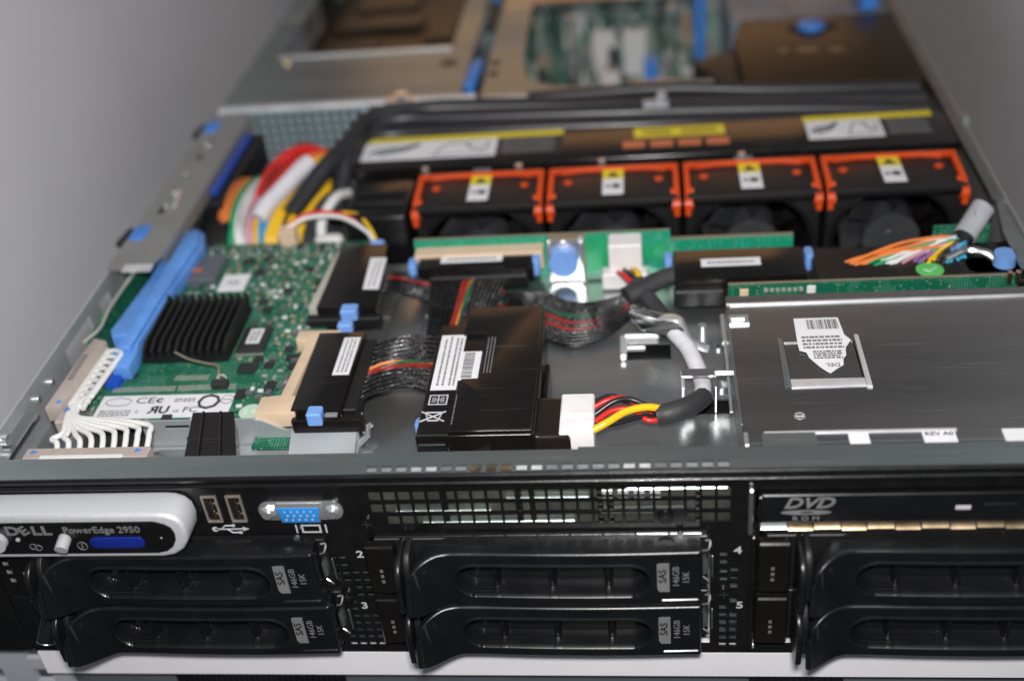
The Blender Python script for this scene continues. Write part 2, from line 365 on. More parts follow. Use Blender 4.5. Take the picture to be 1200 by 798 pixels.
# rolled top edge: ridge
G().tube([(-226, -.4, 83.3), (226, -.4, 83.3)], 1.1, 12).done('rolled_edge', PANEL, S)
G().prism([(0, 84.4), (-.4, 85.4), (-.2, 86.4), (.6, 87), (1.2, 87), (1.2, 84.4)], 'x', -226, 226).done('folded_lip', PANEL, S)
# top strip (steel) with vent slots
sl = [(-58.6+i*5.78, -58.6+i*5.78+4.2, 1.8, 6.0) for i in range(24)]
G().plate('z', (-226, 226, 1.25, 13.6), sl, 85.8, 87).done('top_strip', STEELD, S)
G().box(-226, 226, 12.6, 13.6, 62, 85.8).done('strip_flange', STEELD, S)
G().box(22, 56, 13.6, 17, 84.6, 85.4, .2).done('light_tab', STEELD, S); 
# plate over the drive bays
fl = [(40, 60, 104, 117), (66, 84, 64, 74), (-214, -196, 34, 47)]
G().plate('z', (-221, 224, 13.7, 196), fl, 61, 62).done('bay_cover_plate', STEEL, S)
G().box(-221, 224, 13.7, 196, 56, 56.6).done('bay_lining', MATTE, S)
for xx, yy, wx, wy in ((-68, 132, 9, 34), (-42, 62, 5, 20)):
    g = G(); g.prism(rrect(xx-wx, xx+wx, yy-wy, yy+wy, min(wx, wy)*.9, 8), 'z', 62, 63.2, .6, 3); g.done('embossed_rib', STEEL, S)
for yy in (148, ):
    g = G(); g.prism(rrect(-100, -50, yy-3, yy+3, 2.5), 'z', 62, 63, .5); g.done('embossed_rib', STEEL, S)
# walls
g = G(); g.plate('x', (1.3, 345, -12, 86.6), [(98, 128, 68, 81), (140, 152, 70, 80)], -223, -221.6); g.done('left_side_wall', PALE, S)
g = G(); g.plate('x', (1.3, 700, -12, 87), [], 224.6, 226); g.done('right_side_wall', RAIL, S)
g = G(); g.box(219, 224.6, 195, 700, 85.6, 86.9); g.done('right_wall_flange', COVER, S)
g = G(); g.prism([(216.5, 132), (224.5, 150), (224.5, 196), (221, 196), (216.5, 165)], 'z', 84.2, 85.4); g.done('corner_gusset', STEELD, S)
G().box(-221.5, -215, 14, 52, 79, 80.2).done('front_corner_shelf', STEEL, S)
G().box(-221, 224, 196, 700, -12, -10.8).done('floor_pan', STEELD, S)
G().box(-223, 226, 700, 702, -12, 87).done('rear_wall', STEELD, S)
for zz, yy in ((79, 64), (78, 78)): 
    g = G(); g.tube([(-221.5, yy, zz), (-220, yy, zz)], 1.5, 12); g.done('rivet', BRIGHT, S)
g = G(); g.tube([(-221.6, 31, 83), (-218.6, 31, 83), (-218, 31, 83)], 2.6, 16); g.done('screw', BRIGHT, S)
# left wall top rail
pin_h = [(-216, -212, 216, 226), (-214, -210.5, 258, 263), (-215, -211, 283, 290), (-213, -210, 305, 310)]
g = G(); g.plate('z', (-223, -197, 172, 345), pin_h+[(-223, -219, 190, 202), (-223, -218, 322, 334)], 86.7, 88); rail = g.done('side_rail_flange', RAIL, S)
g = G(); g.prism([(-223, 172), (-197, 172), (-200, 164), (-212, 158), (-223, 160)], 'z', 86.7, 88); g.done('rail_nose', RAIL, S)
g = G(); g.box(-214, -199, 157, 163, 86.9, 88.1); g.M = Matrix.Identity(4); g.done('bright_rail_edge', EDGE, S) 
g = G(); g.box(-197.4, -196.8, 172, 345, 80, 87.9); g.done('rail_inner_fold', RAIL, S)
for yy in (196, 328):
    g = G(); g.prism(rrect(-222.5, -213.5, yy-8, yy+8, 3.5), 'z', 84, 88.8, .8); g.done('blue_slide_pin', BLUE, S)
    g = G(); g.prism([(-229, yy-8), (-225, yy-10), (-224, yy+7), (-227, yy+8)], 'z', 84, 87); g.done('rail_hook', MATTE, S)
for yy in (224, 240, 261, 302):
    g = G(); g.tube([(-213, yy, 88), (-213, yy, 89.2)], 1.6, 12); g.done('rivet', BRIGHT, S)
g = G(); g.M = Matrix.Translation((-209, 232, 88.4)) @ Matrix.Rotation(.15, 4, 'Z'); g.box(-1.2, 1.2, -11, 11, -.3, .8, .3); g.done('latch_spring', BRIGHT, S)
# slot numbers
for ch, x, z in (('2', -67.4, 45.4), ('3', -70.5, 15.5), ('4', 82, 46), ('5', 83.2, 15.2)):
    text([(ch, 5.2, (x, -.1, z), 0, 1.2, .1)], PWHITE, S, 'slot_number', X, Z)
for x, z in ((-61.6, 63), (54.6, 64.4), (-76.6, 22), (76.8, 22.5)): screw(S, (x, 0, z), 'y', 3.1)
# front usb ports
for x in (-122.6, -112.6):
    z0, z1 = 64.6, 78.4
    g = G(); g.plate('y', (x-3.1, x+3.1, z0, z1), [(x-2.4, x+2.4, z0+.7, z1-.7)], -.9, -.05)
    u = g.done('usb_port', mat('usb_shell', (.50, .43, .38), .4, .7, .1, 200), S)
    G().box(x-1.6, x+.2, -.7, -.1, z0+2, z1-2).done('tongue', MATTE, u)
    g = G()
    for k in range(4): g.box(x+.2, x+.8, -.75, -.15, z0+2.6+k*2.3, z0+4+k*2.3)
    g.done('contacts', GOLD, u)
    for zz in (z0+3.4, z1-5): G().box(x+1.1, x+2.3, -.8, -.1, zz, zz+1.6, .2).done('spring_tab', GOLD, u)
# usb trident mark
g = G(); zc = 60.3; xc = -117.6
g.box(xc-6.5, xc+5, -.12, -.02, zc-.35, zc+.35); g.tube([(xc-6.5, -.12, zc), (xc-6.5, -.02, zc)], 1.3, 14); g.prism([(xc+5, zc-1.2), (xc+7.6, zc), (xc+5, zc+1.2)], 'y', -.12, -.02)
for sgn, a, b in ((1, -4, 1), (-1, -1.5, 3)):
    g.tube([(xc+a, -.07, zc), (xc+a+2, -.07, zc+sgn*1.9), (xc+b, -.07, zc+sgn*1.9)], .32, 6)
g.tube([(xc+1.4, -.12, zc+1.9), (xc+1.4, -.02, zc+1.9)], .8, 12); g.box(xc+3, xc+4.4, -.12, -.02, zc-2.6, zc-1.2)
g.done('usb_symbol', PWHITE, S)
# VGA port
vx, vz = -86.8, 70.2
g = G(); g.prism(rrect(vx-17, vx+17, vz-4.8, vz+4.8, 4.6, 8), 'y', -.8, -.02, .2); v = g.done('vga_port', BRIGHT, S)
g = G(); g.prism([(vx-9.2, vz+4.4), (vx+9.2, vz+4.4), (vx+7.8, vz-4.3), (vx-7.8, vz-4.3)], 'y', -3.0, -.8, .5); g.done('d_shell', BRIGHT, v)
g = G(); g.prism([(vx-8.5, vz+3.7), (vx+8.5, vz+3.7), (vx+7.2, vz-3.7), (vx-7.2, vz-3.7)], 'y', -3.4, -2.7, .2); g.done('blue_insert', VGA, v)
g = G()
for j, n in ((2.1, 5), (0, 5), (-2.1, 5)):
    for i in range(n): g.tube([(vx-5.4+i*2.6+(.9 if j == 0 else 0), -3.48, vz+j), (vx-5.4+i*2.6+(.9 if j == 0 else 0), -3.35, vz+j)], .5, 8)
g.done('pin_holes', PWHITE, v)
for sx in (-13, 13):
    g = G(); g.tube([(vx+sx, -.8, vz), (vx+sx, -1.8, vz)], 2.9, 6); g.tube([(vx+sx, -1.8, vz), (vx+sx, -3.4, vz)], 2.0, 12); g.done('thumb_nut', BRIGHT, v)
g = G(); zc = 60.0; xc = -84.6
for x in (xc-6, xc+6): g.box(x-.35, x+.35, -.12, -.02, zc-2.2, zc+2.2)
g.plate('y', (xc-4, xc+4, zc-2.2, zc+2.2), [(xc-3.2, xc+3.2, zc-1.4, zc+1.4)], -.12, -.02); g.done('monitor_symbol', PWHITE, S)
G().box(-62, 82, 3.4, 4, 56, 82).done('inner_plate', mat('khaki_zinc_steel', (.085, .088, .078), .45, .5, .5, 60, .2, 600), S)
for xa, xb, z in ((-50, -12, 66), (-6, 26, 72), (30, 62, 64.5), (-40, 20, 60), (40, 78, 76)): G().box(xa, xb, 1.6, 3.4, z, z+1.2, .3).done('inner_rib', STEELD, S)
for x in (-31, -2, 3, 29, 33, 66): G().box(x, x+2.2, 1.8, 3.4, 58, 81, .3).done('inner_rib', PANEL, S)
for x in (31, 37, 43, 49): G().box(x, x+4, 1.2, 1.5, 75, 77, .1).done('bright_glint_tab', EDGE, S); G().box(-62, 82, 7.2, 12.5, 83.2, 84).done('inner_ledge', PALE, S); G().prism([(1.4, 81.4), (6.6, 83.6), (6.6, 82.9), (1.4, 80.6)], 'x', -60, 80).done('slot_ledge', STEELD, S); [G().prism([(4.6, 84.9), (6.3, 85.75), (6.3, 85.3), (4.6, 84.5)], 'x', -59+i*5.78, -59+i*5.78+4.8).done('slot_lip', (PALE, EDGE, PALE, PALE, BRIGHT, PALE, EDGE)[(i*5) % 7] if i not in (7, 8, 9) else GOLD, S) for i in range(24)]  # per-slot strips are added in bright tones, imitating slot edges catching light
for xa, xb in ((-83, -63.6), (73, 88)): G().box(xa, xb, 5, 6, -11, 47).done('inner_plate', STEELD, S)
# gasket strips
for x0, x1, z, n in ((-58, 69, 55.2, 10),):
    for k in range(n):
        a = x0+(x1-x0)*k/n; b = a+(x1-x0)/n-1.0
        g = G(); g.prism([(-.4, z-.2), (-1.0, z), (-.4, z+.5), (0, z+.5), (0, z-.2)], 'x', a, b); g.done('gasket_spring', EDGE if k > 7 else PANEL, S)
for k in range(14):
    a = 90+k*9.8
    g = G(); zb = 58.0 if k % 2 else 58.7
    g.prism([(-1.6, zb), (-2.6, zb+.8), (-1.4, zb+1.9), (0, zb+2.2), (0, zb)], 'x', a+(.5 if k % 2 else .1), a+(9.4 if k % 2 else 9.7)); g.done('gasket_spring', GOLD if k else BRIGHT, S)
G().box(85.4, 87.2, -2.4, 0, 56, 79, .5).done('bay_divider', STEEL, S)
G().box(86.8, 88.6, -2.4, 0, -9, 55, .5).done('bay_divider', PANEL, S)
G().box(88.0, 89.3, -1.6, 0, -9, -6.5, .3).done('bright_notch', EDGE, S)
# control panel pod
P_ = [(-256, 58.8), (-141, 58.8), (-136, 60.0), (-132, 62.9), (-129.4, 67.2), (-128.6, 72.2), (-129.2, 76.6), (-131.4, 79.6), (-135, 81.2), (-139, 81.6), (-256, 81.6)]
g = G(); g.prism(P_, 'y', -14, -.1, 1.8, 4); pod = g.done('control_panel', SILV, S, 50)
Q_ = [(-256, 61.6), (-142.5, 61.6), (-138.6, 62.6), (-135.6, 65), (-133.7, 68.4), (-133.2, 72), (-134, 75), (-136.6, 77.4), (-140.5, 78.4), (-256, 78.4)]
g = G(); g.prism(Q_, 'y', -14.4, -13, .3, 2); g.done('dark_window', PANEL, pod, 50)
g = G(); g.prism(rrect(-168.6, -146.2, 65.2, 70.9, 2.8, 8), 'y', -15.3, -14.2, .4); g.done('lcd_window', LCD, pod)
g = G(); g.tube([(-178.5, -12, 70.6), (-178.5, -18.4, 69.0), (-178.5, -19.4, 68.7)], 2.6, 16); g.done('clear_button', mat('frosted_button', (.55, .54, .58), .3, 0, .05, trans=.3), pod)
g = G(); g.tube([(-207, -14, 69.5), (-207, -14.5, 69.5), (-207, -17, 69.5)], 4.6, 20); g.done('power_button', mat('grey_button', (.42, .42, .44), .4, 0, .05), pod)
g = G(); g.tube([(-198, -14.3, 69.8), (-198, -14.8, 69.8)], .9, 12); g.done('status_light', PWHITE, pod)
text([('D', 6.2, (-199.0, -14.5, 74.2), 0, 1.25, .2), ('L', 6.2, (-189.0, -14.5, 74.2), 0, 1.25, .2), ('L', 6.2, (-184.8, -14.5, 74.2), 0, 1.25, .2)], PGREY, pod, 'maker_logo', X, Z, .1)
text([('E', 6.0, (-194.2, -14.5, 74.2), 0, 1.25, .2)], PGREY, pod, 'maker_logo', (.80, 0, .45), (-.45, 0, .80), .1)
text([('PowerEdge 2950', 4.6, (-162.2, -14.5, 74.4), 0, 1.0, .04)], PGREY, pod, 'model_name', X, Z, .08)
text([('i', 3.0, (-172.5, -14.5, 66.0), 0, 1, .1)], PGREY, pod, 'info_symbol', X, Z, .06)
g = G(); g.ring((-172.5, -14.45, 66.0), Y, 2.0, .22, 20, 6); g.ring((-193.0, -14.45, 65.8), Y, 1.4, .22, 20, 6); g.ring((-191.0, -14.45, 65.2), Y, 1.4, .22, 20, 6); g.done('icon_ring', PDIM, pod)
for x in (-152, ): g = G(); g.tube([(-139, -14.4, 70), (-139, -14.6, 70)], .4, 8); g.done('pin_hole', PWHITE, pod)
# left ear with captive screw
G().box(-256, -226.2, -1.2, 1.2, -12, 59, .4).done('rack_ear', PANEL, S)
g = G(); g.prism(rrect(-222, -203, -5, 27, 3), 'y', -5, -.1, .8); g.done('ear_block', PLAST, S)
g = G(); g.tube([(-205, -4, 20), (-207.5, -9, 12), (-209, -11, 7)], 3.6, 16, 4.2); g.done('thumb_screw', PLAST, S)
g = G(); g.ring((-209.1, -11.2, 6.6), (.2, .4, .8), 3.9, .4, 20, 6); g.done('screw_rim', STEELD, S)
for k in range(3): G().box(-205+k*4, -203+k*4, -1.3, -.1, 40, 42.5, .2).done('bright_notch', EDGE, S)
#==================================================================== HARD DRIVES
def make_drive():
    t = thing('hard_drive', 'black hot-swap hard drive with SAS 146GB 15K sticker, middle column, upper row', 'hard drive', (0, 0, 28), 'hot-swap hard drives in the front bays')
    z0, z1, x0, x1 = 28.2, 56.8, -44.5, 67.5
    us = []; x = x0
    while x < x1-.01:
        us.append(x); near = any(abs(x-a) < 2.2 for a in (-12, 10, 32)) or x < -19 or abs(x-40) < 9 and x > 38 or x > 64.5
        x += .32 if near else .7
    us.append(x1)
    NV = 72; vs = [z0+i*(z1-z0)/NV for i in range(NV+1)]
    XS, TIPL = -27.5, x0-(-27.5)
    def flare(x, z):
        if x >= XS: return 0
        q = (XS-x)/(-TIPL); tw = .74+.34*(z1-z)/(z1-z0)
        return 10.5*tw*(q*q*1.25-.25*q**4)
    def front(x, z):
        y = -11.6-.8*math.sin(max(0, min(1, (x+20)/86))*math.pi)-flare(x, z)
        cx, cz, hl, rr = 10.2, 42.2, 29.8, 7.5
        dx = max(0, abs(x-cx)-hl); d = math.hypot(dx, z-cz)-rr
        k = max(0, min(1, .5-d/1.1)); k = k*k*(3-2*k); dep = 8.2*k
        for xr in (-12, 10, 32):
            a = max(0, min(1, 1.7-abs(x-xr)/.95)); a = a*a*(3-2*a); dep -= 5.8*a*k*(.55+.45*math.cos((z-cz)/rr*1.3))
        y += dep; y -= .7*math.exp(-((d-1.0)/.65)**2)
        if x > 50.5: y += .5*max(0, min(1, (x-50.5)/1))*(1 if 31 < z < 55 else 0)
        e = min(z-z0, z1-z, x1-x)
        if e < 1.5: y += 1.5-math.sqrt(max(0, 1.5*1.5-(1.5-e)**2))
        return y
    def zmap(x, z):
        if x > -33: return z
        f = min(1, (-33-x)/11.5); lim = math.sqrt(max(0, 1-f*f)); t_ = (z-z0)/(z1-z0)
        return z+(1-lim)*(6.0*(1-t_)-9.5*t_)
    g = G(); grid = []
    for x in us: grid.append([g.bm.verts.new((x, front(x, z), zmap(x, z))) for z in vs])
    nu, nv = len(us), len(vs)
    for i in range(nu-1):
        for j in range(nv-1): g.bm.faces.new((grid[i][j], grid[i+1][j], grid[i+1][j+1], grid[i][j+1]))
    bk = []
    for i, x in enumerate(us):
        bb = []
        for z in (z0, z1): bb.append(g.bm.verts.new((x, -2.2 if x > XS else min(-2.2, -2.2-flare(x, z)*1.35), zmap(x, z))))
        bk.append(bb)
    for i in range(nu-1):
        g.bm.faces.new((grid[i][0], grid[i+1][0], bk[i+1][0], bk[i][0])); g.bm.faces.new((grid[i][-1], bk[i][1], bk[i+1][1], grid[i+1][-1]))
        g.bm.faces.new((bk[i][0], bk[i+1][0], bk[i+1][1], bk[i][1]))
    g.bm.faces.new([grid[0][j] for j in range(nv)]+[bk[0][1], bk[0][0]]); g.bm.faces.new([grid[-1][j] for j in range(nv)][::-1]+[bk[-1][0], bk[-1][1]])
    g.done('release_handle', PLAST, t, 50)
    G().tube([(x0-.1, front(x0, z)-.1, zmap(x0, z)) for z in vs[3:-3:3]], 1.25, 10).done('rolled_edge', PLAST, t, 60)
    g = G(); g.tube([(-38, front(-38, 53)-.1, 51), (-38, front(-38, 53)-.5, 51)], .9, 12); g.done('hinge_pin', MATTE, t)
    # carrier behind
    G().box(-60, 70.5, -1.8, 120, 29, 55.6, .4).done('carrier', MATTE, t)
    # fixed lip left of the handle: thin curved plate
    g = G(); n_ = 14; prof = [(-1.8, 30.5)]
    prof += [(-12-8.5*math.sin(k/n_*math.pi/2), 30.2+4.5*(1-math.cos(k/n_*math.pi/2))) for k in range(n_+1)]
    prof += [(-12-8.5*math.cos(k/n_*math.pi/2), 46.5+9.8*math.sin(k/n_*math.pi/2)) for k in range(n_+1)]
    prof += [(-1.8, 56.6)]
    g.prism(prof, 'x', -49.4, -47.0, .8, 3); g.done('carrier_lip', PLAST, t, 50)
    g = G(); g.prism(prof[:1]+[(p[0]*.72, p[1]) for p in prof[1:-1]]+prof[-1:], 'x', -46.8, -44.2, .5, 2); g.done('lip_web', MATTE, t, 50)
    G().box(-63.5, -51.2, -6.5, -1.8, 29.4, 55.6, .7).done('carrier_end_cap', GLOSS, t)
    for zz in (36, 39, 42): G().box(-58.5, -57.2, -6.75, -6.4, zz, zz+1.4).done('indicator_hole', PDIM, t)
    # sticker
    g = G(); g.prism([(51.6, 36), (55.4, 36), (55.4, 51), (50.2, 51), (50.2, 38.5)], 'y', -11.9, -11.4); s = g.done('grey_sticker', PGREY, t)
    text([('SAS', 4.2, (52.9, -12.0, 44.6), 0, 1.1, .04)], PLAST, s, 'print', Z, (-1, 0, 0), .05)
    text([('146GB', 3.6, (58.0, -11.55, 43.8), 0, 1.1), ('15K', 3.6, (61.8, -11.55, 43.4), 0, 1.1)], PGREY, t, 'capacity_print', Z, (-1, 0, 0), .05)
    # latch clips at the right
    g = G(); g.prism([(68.2, 38), (70.2, 39), (70.6, 45), (69.6, 47.5), (68.2, 46)], 'y', -5.5, -2, .5); g.done('latch_clip', STEEL, t); g = G(); g.tube(spline([(68.4, -4, 50), (70.6, -5, 52), (71.2, -3, 54.5), (69.4, -4, 55.4)], 4), .45, 6); g.tube(spline([(68.4, -4, 36), (70.8, -4.5, 34), (70.4, -3, 31.5)], 4), .4, 6); g.done('wire_spring', BRIGHT, t)
    g = G(); g.box(71.8, 72.5, -3.0, -1.8, 34, 46, .3); g.done('latch_spring', STEELD, t)
    g = G(); g.tube([(60, -1.8, 57.2), (60, -3, 57.2)], 1.2, 12); g.done('pivot_pin', STEELD, t)
    return t
d0 = make_drive()
D = (0, 0, -29.8)
dup(d0, D, 'black hot-swap hard drive with SAS 146GB 15K sticker, middle column, lower row')
dup(d0, (-150.5, 0, 0), 'black hot-swap hard drive directly under the silver control panel, upper row')
dup(d0, (-149, 0, -29.8), 'black hot-swap hard drive in the left column, lower row near the rack post')
dup(d0, (152.5, 0, 0), 'black hot-swap hard drive cut by the right edge, upper row under the DVD drive')
dup(d0, (152.5, 0, -29.8), 'black hot-swap hard drive cut by the right edge, lower row')
#==================================================================== DVD DRIVE
t = thing('dvd_drive', 'slim black DVD-ROM drive front above the gold spring strip', 'disc drive', (150, 0, 61))
G().box(89, 224, -1.4, 100, 61.4, 74.6, .5).done('drive_body', PANEL, t)
G().box(90, 224, -2.2, -1.4, 62.4, 76.4, .5).done('tray_front', PLAST, t)
text([('DVD', 7.4, (106.8, -2.32, 72.2), .35, 1.15, .18)], PGREY, t, 'disc_logo', X, Z, .08)
g = G(); g.prism([(106.3+9.2*math.cos(a/24*2*math.pi), 67.7+1.15*math.sin(a/24*2*math.pi)) for a in range(24)], 'y', -2.36, -2.2)
lg = g.done('disc_ellipse', PGREY, t)
g = G(); g.prism([(106.6+2.6*math.cos(a/16*2*math.pi), 67.8+.38*math.sin(a/16*2*math.pi)) for a in range(16)], 'y', -2.4, -2.35); g.done('ellipse_hole', PLAST, lg)
text([('R O M', 2.9, (106.4, -2.32, 64.6), 0, 1.25, .04)], PGREY, t, 'logo_subline', X, Z, .06)
G().box(159.5, 165, -2.6, -2.2, 68.4, 70.4, .2).done('access_light', mat('milky_lens', (.5, .47, .5), .4, 0, .03), t)
g = G(); g.plate('y', (168.5, 182, 67.8, 72), [(169, 181.5, 68.2, 71.6)], -2.5, -2.2); g.box(169.3, 181.2, -2.7, -2.2, 68.5, 71.3, .3); g.done('eject_button', PLAST, t)
#==================================================================== OPTICAL BAY COVER
t = thing('optical_bay_cover', 'flat brushed steel bay cover with a torn white barcode sticker', 'metal cover', (150, 60, 62))
G().plate('z', (85, 224, 19, 118.5), [(106.6, 135.8, 55.2, 84)], 83.2, 84).done('top_sheet', COVER, t)
G().box(86, 224, 17.8, 19, 76, 84).done('front_skirt', STEELD, t)
G().box(85, 86.2, 19, 118.5, 62, 83.2).done('left_skirt', STEELD, t)
G().prism([(113.8, 84.0), (118.4, 84.0), (118.9, 83.6), (118.9, 85.1), (113.8, 84.8)], 'x', 85, 224).done('rear_lip', COVER, t); G().box(86.5, 224, 112.8, 113.9, 84, 84.9).done('bright_fold', EDGE, t)
G().box(84.4, 85.4, 30, 96, 83.6, 84.2).done('left_edge_bead', STEEL, t)
# spring flap in the embossed recess
G().plate('z', (107, 135.4, 55.5, 84.2), [], 82.6, 83.3).done('spring_flap', COVER, t)
G().prism([(103.8, 52.2), (106.6, 52.8), (106.6, 84.5), (104.6, 86.4)], 'z', 83.9, 84.9, .2).done('recess_edge', STEELD, t)
G().prism([(106.6, 51.9), (135.8, 52.3), (135.8, 57.2), (106.6, 57.2)], 'z', 83.7, 84.7, .3).done('recess_bottom_edge', EDGE, t)
G().prism([(135.9, 52), (138, 51.2), (138, 87), (136.3, 87.4)], 'z', 83.9, 84.9, .2).done('recess_right_edge', EDGE, t)
st = [(112.9, 101.0), (131.6, 101.0), (132.4, 88), (134.6, 84), (131.6, 78.5), (131, 73), (129.6, 71), (129, 66.6), (126, 64), (123, 61), (121.6, 62.6), (119.2, 66), (116, 72), (115.2, 76), (112.6, 77.4), (112.4, 82)]
lb = G().prism(st, 'z', 84.05, 84.22).done('torn_sticker', WHITE, t)
barcode(118, 131, 92.5, 99.6, 84.23, lb)
fineprint(114.5, 131, 78, 88, 84.23, 4, PGREY, lb); fineprint(118, 129.5, 71, 77, 84.23, 4, INK, lb)
text([('DEL', 3.4, (124.8, 66.8, 84.25), 0, 1, .06)], PGREY, lb, 'letters', (-1, 0, 0), (0, -1, 0), .03)
g = G(); g.ring((107.6, 34.4, 84), Z, 1.9, .35, 20, 6); g.box(106, 109.2, 34.1, 34.7, 83.9, 84.2); g.done('screw_dimple', BRIGHT, t)
g = G(); g.ring((217, 46, 84), Z, 2.6, .4, 20, 6); g.done('screw_dimple', BRIGHT, t)
for xa, xb, m in ((91, 109.5, COVER), (109.8, 121.5, STEELD), (128, 136.5, COVER)):
    pass
for xa, xb, m in ((92, 112, STEELD), (124, 131.5, WHITE), (151, 163, WHITE), (180, 196, WHITE)):
    G().box(xa, xb, 14.5, 23.6, 83.6, 84.7, .15).done('front_tab', m, t)
text([('REV A0', 3.0, (157, 21.2, 84.75), 0, 1.1, .05)], INK, t, 'tab_print', X, Y, .03)
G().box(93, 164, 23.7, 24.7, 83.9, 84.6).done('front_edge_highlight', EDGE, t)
for yy in (98, ): 
    g = G(); g.plate('z', (85.2, 93.6, 97.5, 104), [(86.2, 91.8, 98.5, 101.5)], 84, 85.2); g.done('corner_tab', BRIGHT, t)
G().box(85.2, 86.8, 16, 24, 82, 85.2, .3).done('corner_tab', BRIGHT, t)
#==================================================================== BATTERY
t = thing('battery_pack', 'long black plastic battery pack with a white barcode sticker, in front of the fans', 'battery', (-18, 65, 62))
g = G(); g.prism([(-43.5, 27), (3, 27), (4.2, 29), (4.4, 66), (3.4, 113), (2, 118), (-31.5, 118), (-33, 114), (-34.5, 106), (-43.2, 106)], 'z', 62.2, 83.6, .7, 3); g.done('case', GLOSS, t, 40)
g = G(); g.prism([(-30, 27.6), (3.2, 27.6), (3.4, 66), (2.6, 116.5), (-30.6, 116.5), (-31.6, 96), (-21.2, 96), (-21.2, 62.6), (-28.6, 62.6), (-30, 60)], 'z', 83.2, 85.4, .5, 3); g.done('raised_lid', GLOSS, t, 40)
G().box(-43, -31.5, 26, 28, 63, 80, .3).done('ribbed_end', MATTE, t)
g = G()
for k in range(3): g.M = Matrix.Translation((-41+k*4, 25.9, 71)) @ Matrix.Rotation(.35, 4, 'Y'); g.box(-.4, .4, -.3, .3, -7, 7)
g.done('end_ribs', PANEL, t)
for yy in (75, 53): G().box(4.3, 6.6, yy-12, yy+12, 62.4, 74, .6).done('side_rib', GLOSS, t)
lb = G().box(-41.6, -30.6, 57, 97, 83.64, 83.8).done('white_sticker', WHITE, t); G().box(-30.6, -22.2, 63.4, 96-12, 83.66, 83.82).done('sticker_wing', WHITE, lb)
barcode(-29.6, -25.0, 65, 83, 83.84, lb, 'y')
g = G()
for x in (-39.5, -37.2, -34.4, -32.6):
    y = 60
    while y < 94: e = y+random.uniform(.6, 2); g.box(x, x+.9, y, e, 83.82, 83.87); y = e+.5
g.done('fine_print', PGREY, lb)
g = G()
for x in (-20, -18.6, -17.2):
    y = 66
    while y < 92: e = y+random.uniform(.6, 2); g.box(x, x+.6, y, e, 85.42, 85.46); y = e+.5
for x in (-29.5,):
    y = 32
    while y < 51: e = y+random.uniform(.6, 2); g.box(x, x+.5, y, e, 85.42, 85.46); y = e+.5
g.done('fine_print', PGREY, t)
# recycling box and crossed bin symbol
g = G(); cx, cy, zz = -37.2, 50.4, 83.72
g.plate('z', (cx-4, cx+4, cy-3.4, cy+3.4), [(cx-3.3, cx+3.3, cy-2.7, cy+2.7)], zz-.06, zz+.02); g.box(cx-.3, cx+.3, cy-2.7, cy+2.7, zz-.05, zz+.03); g.box(cx-2.6, cx+2.6, cy-.3, cy+.3, zz-.04, zz+.04)
for sx in (-1, 1): g.box(cx+sx*1.8-.9, cx+sx*1.8+.9, cy+1.0, cy+1.5, zz-.05, zz+.035); g.box(cx+sx*1.8-.9, cx+sx*1.8+.9, cy-1.5, cy-1.0, zz-.05, zz+.035)
g.done('recycling_symbol', PWHITE, t)
g = G(); cx, cy = -38, 39.4
for a, b in (((-5, -3.2), (5, 3.2)), ((-5, 3.2), (5, -3.2)), ((-3.4, 2.6), (3.6, 2.6)), ((3.6, 2.6), (2.4, -2.6)), ((-3.2, 2.6), (-1.8, -2.6)), ((-1.8, -2.6), (2.4, -2.6))):
    g.tube([(cx+a[0], cy+a[1], zz), (cx+b[0], cy+b[1], zz)], .34, 6)
g.done('crossed_bin_symbol', PWHITE, t)
G().box(-43.4, -30, 27.2, 28.4, 83.5, 84, .2).done('front_edge_bead', PLAST, t)
tag(G().prism(rrect(-49.6, -43.8, 49, 57, 2.8), 'z', 64, 70, .8).done('retaining_tab', LBLUE), 'small light blue tab at the left side of the battery pack', 'plastic tab')
#==================================================================== RAID CARD
t = thing('raid_card', 'green controller circuit board with black heat sink and white approval sticker', 'circuit board', (-150, 120, 62))
bd = G().prism([(-198, 53), (-99, 53), (-99, 108), (-103, 122), (-90, 205), (-198, 208), (-204, 200), (-204, 75)], 'z', 70.4, 72).done('circuit_board', PCB, t)
for x, y in ((-196, 60), (-104, 47.5)): pass
# heat sink
hsn = G().box(-185.5, -144, 98, 140, 72.4, 75.5).done('heat_sink', MATTE, t)
fin = None
for k in range(11):
    x = -184.6+k*3.9
    g = G(); g.prism([(98.2, 75.4), (139.8, 75.4), (141.2, 81), (138.5, 84.4), (136, 82.4), (104, 81.4), (98.2, 79)], 'x', x, x+1.3); f = g.done('fin', MATTE, hsn)
g = G(); g.tube(spline([(-168, 97, 79), (-160, 92, 78.5), (-150, 88, 78.5), (-144.5, 86.5, 78), (-143.5, 82, 74.5), (-141, 80, 73.5)], 5), .65, 8); g.done('wire_clip', mat('clip_wire', (.5, .42, .32), .3, .9), t)
G().box(-146, -138.5, 76.5, 81, 72, 75.2, .4).done('clip_anchor', CHIPM, t)
for sx in (-140.4, ): g = G(); g.ring((-142, 81.5, 74.5), Y, 2.2, .5, 18, 6); g.done('clip_loop', TIN, t)
c = G().box(-142.5, -129, 103.5, 123.5, 72.1, 74, .3).done('memory_chip', CHIPM, t); G().box(-139, -132.4, 109.5, 121.6, 74.02, 74.16).done('chip_sticker', WHITE, c); fineprint(-138, -133.5, 111, 120, 74.17, 6, PGREY, c)
g = G()
for k in range(16): g.box(-142+k*.85, -141.6+k*.85, 102.2, 103.6, 72.1, 72.7)
g.done('chip_leads', TIN, c)
G().box(-137.5, -128.6, 88, 95, 72.1, 73.4, .2).done('small_chip', CHIPM, t)
c = G().box(-193, -171, 166, 190, 72.1, 76, .5).done('shielded_module', mat('slate_plastic', (.10, .11, .13), .4, 0, .1), t)
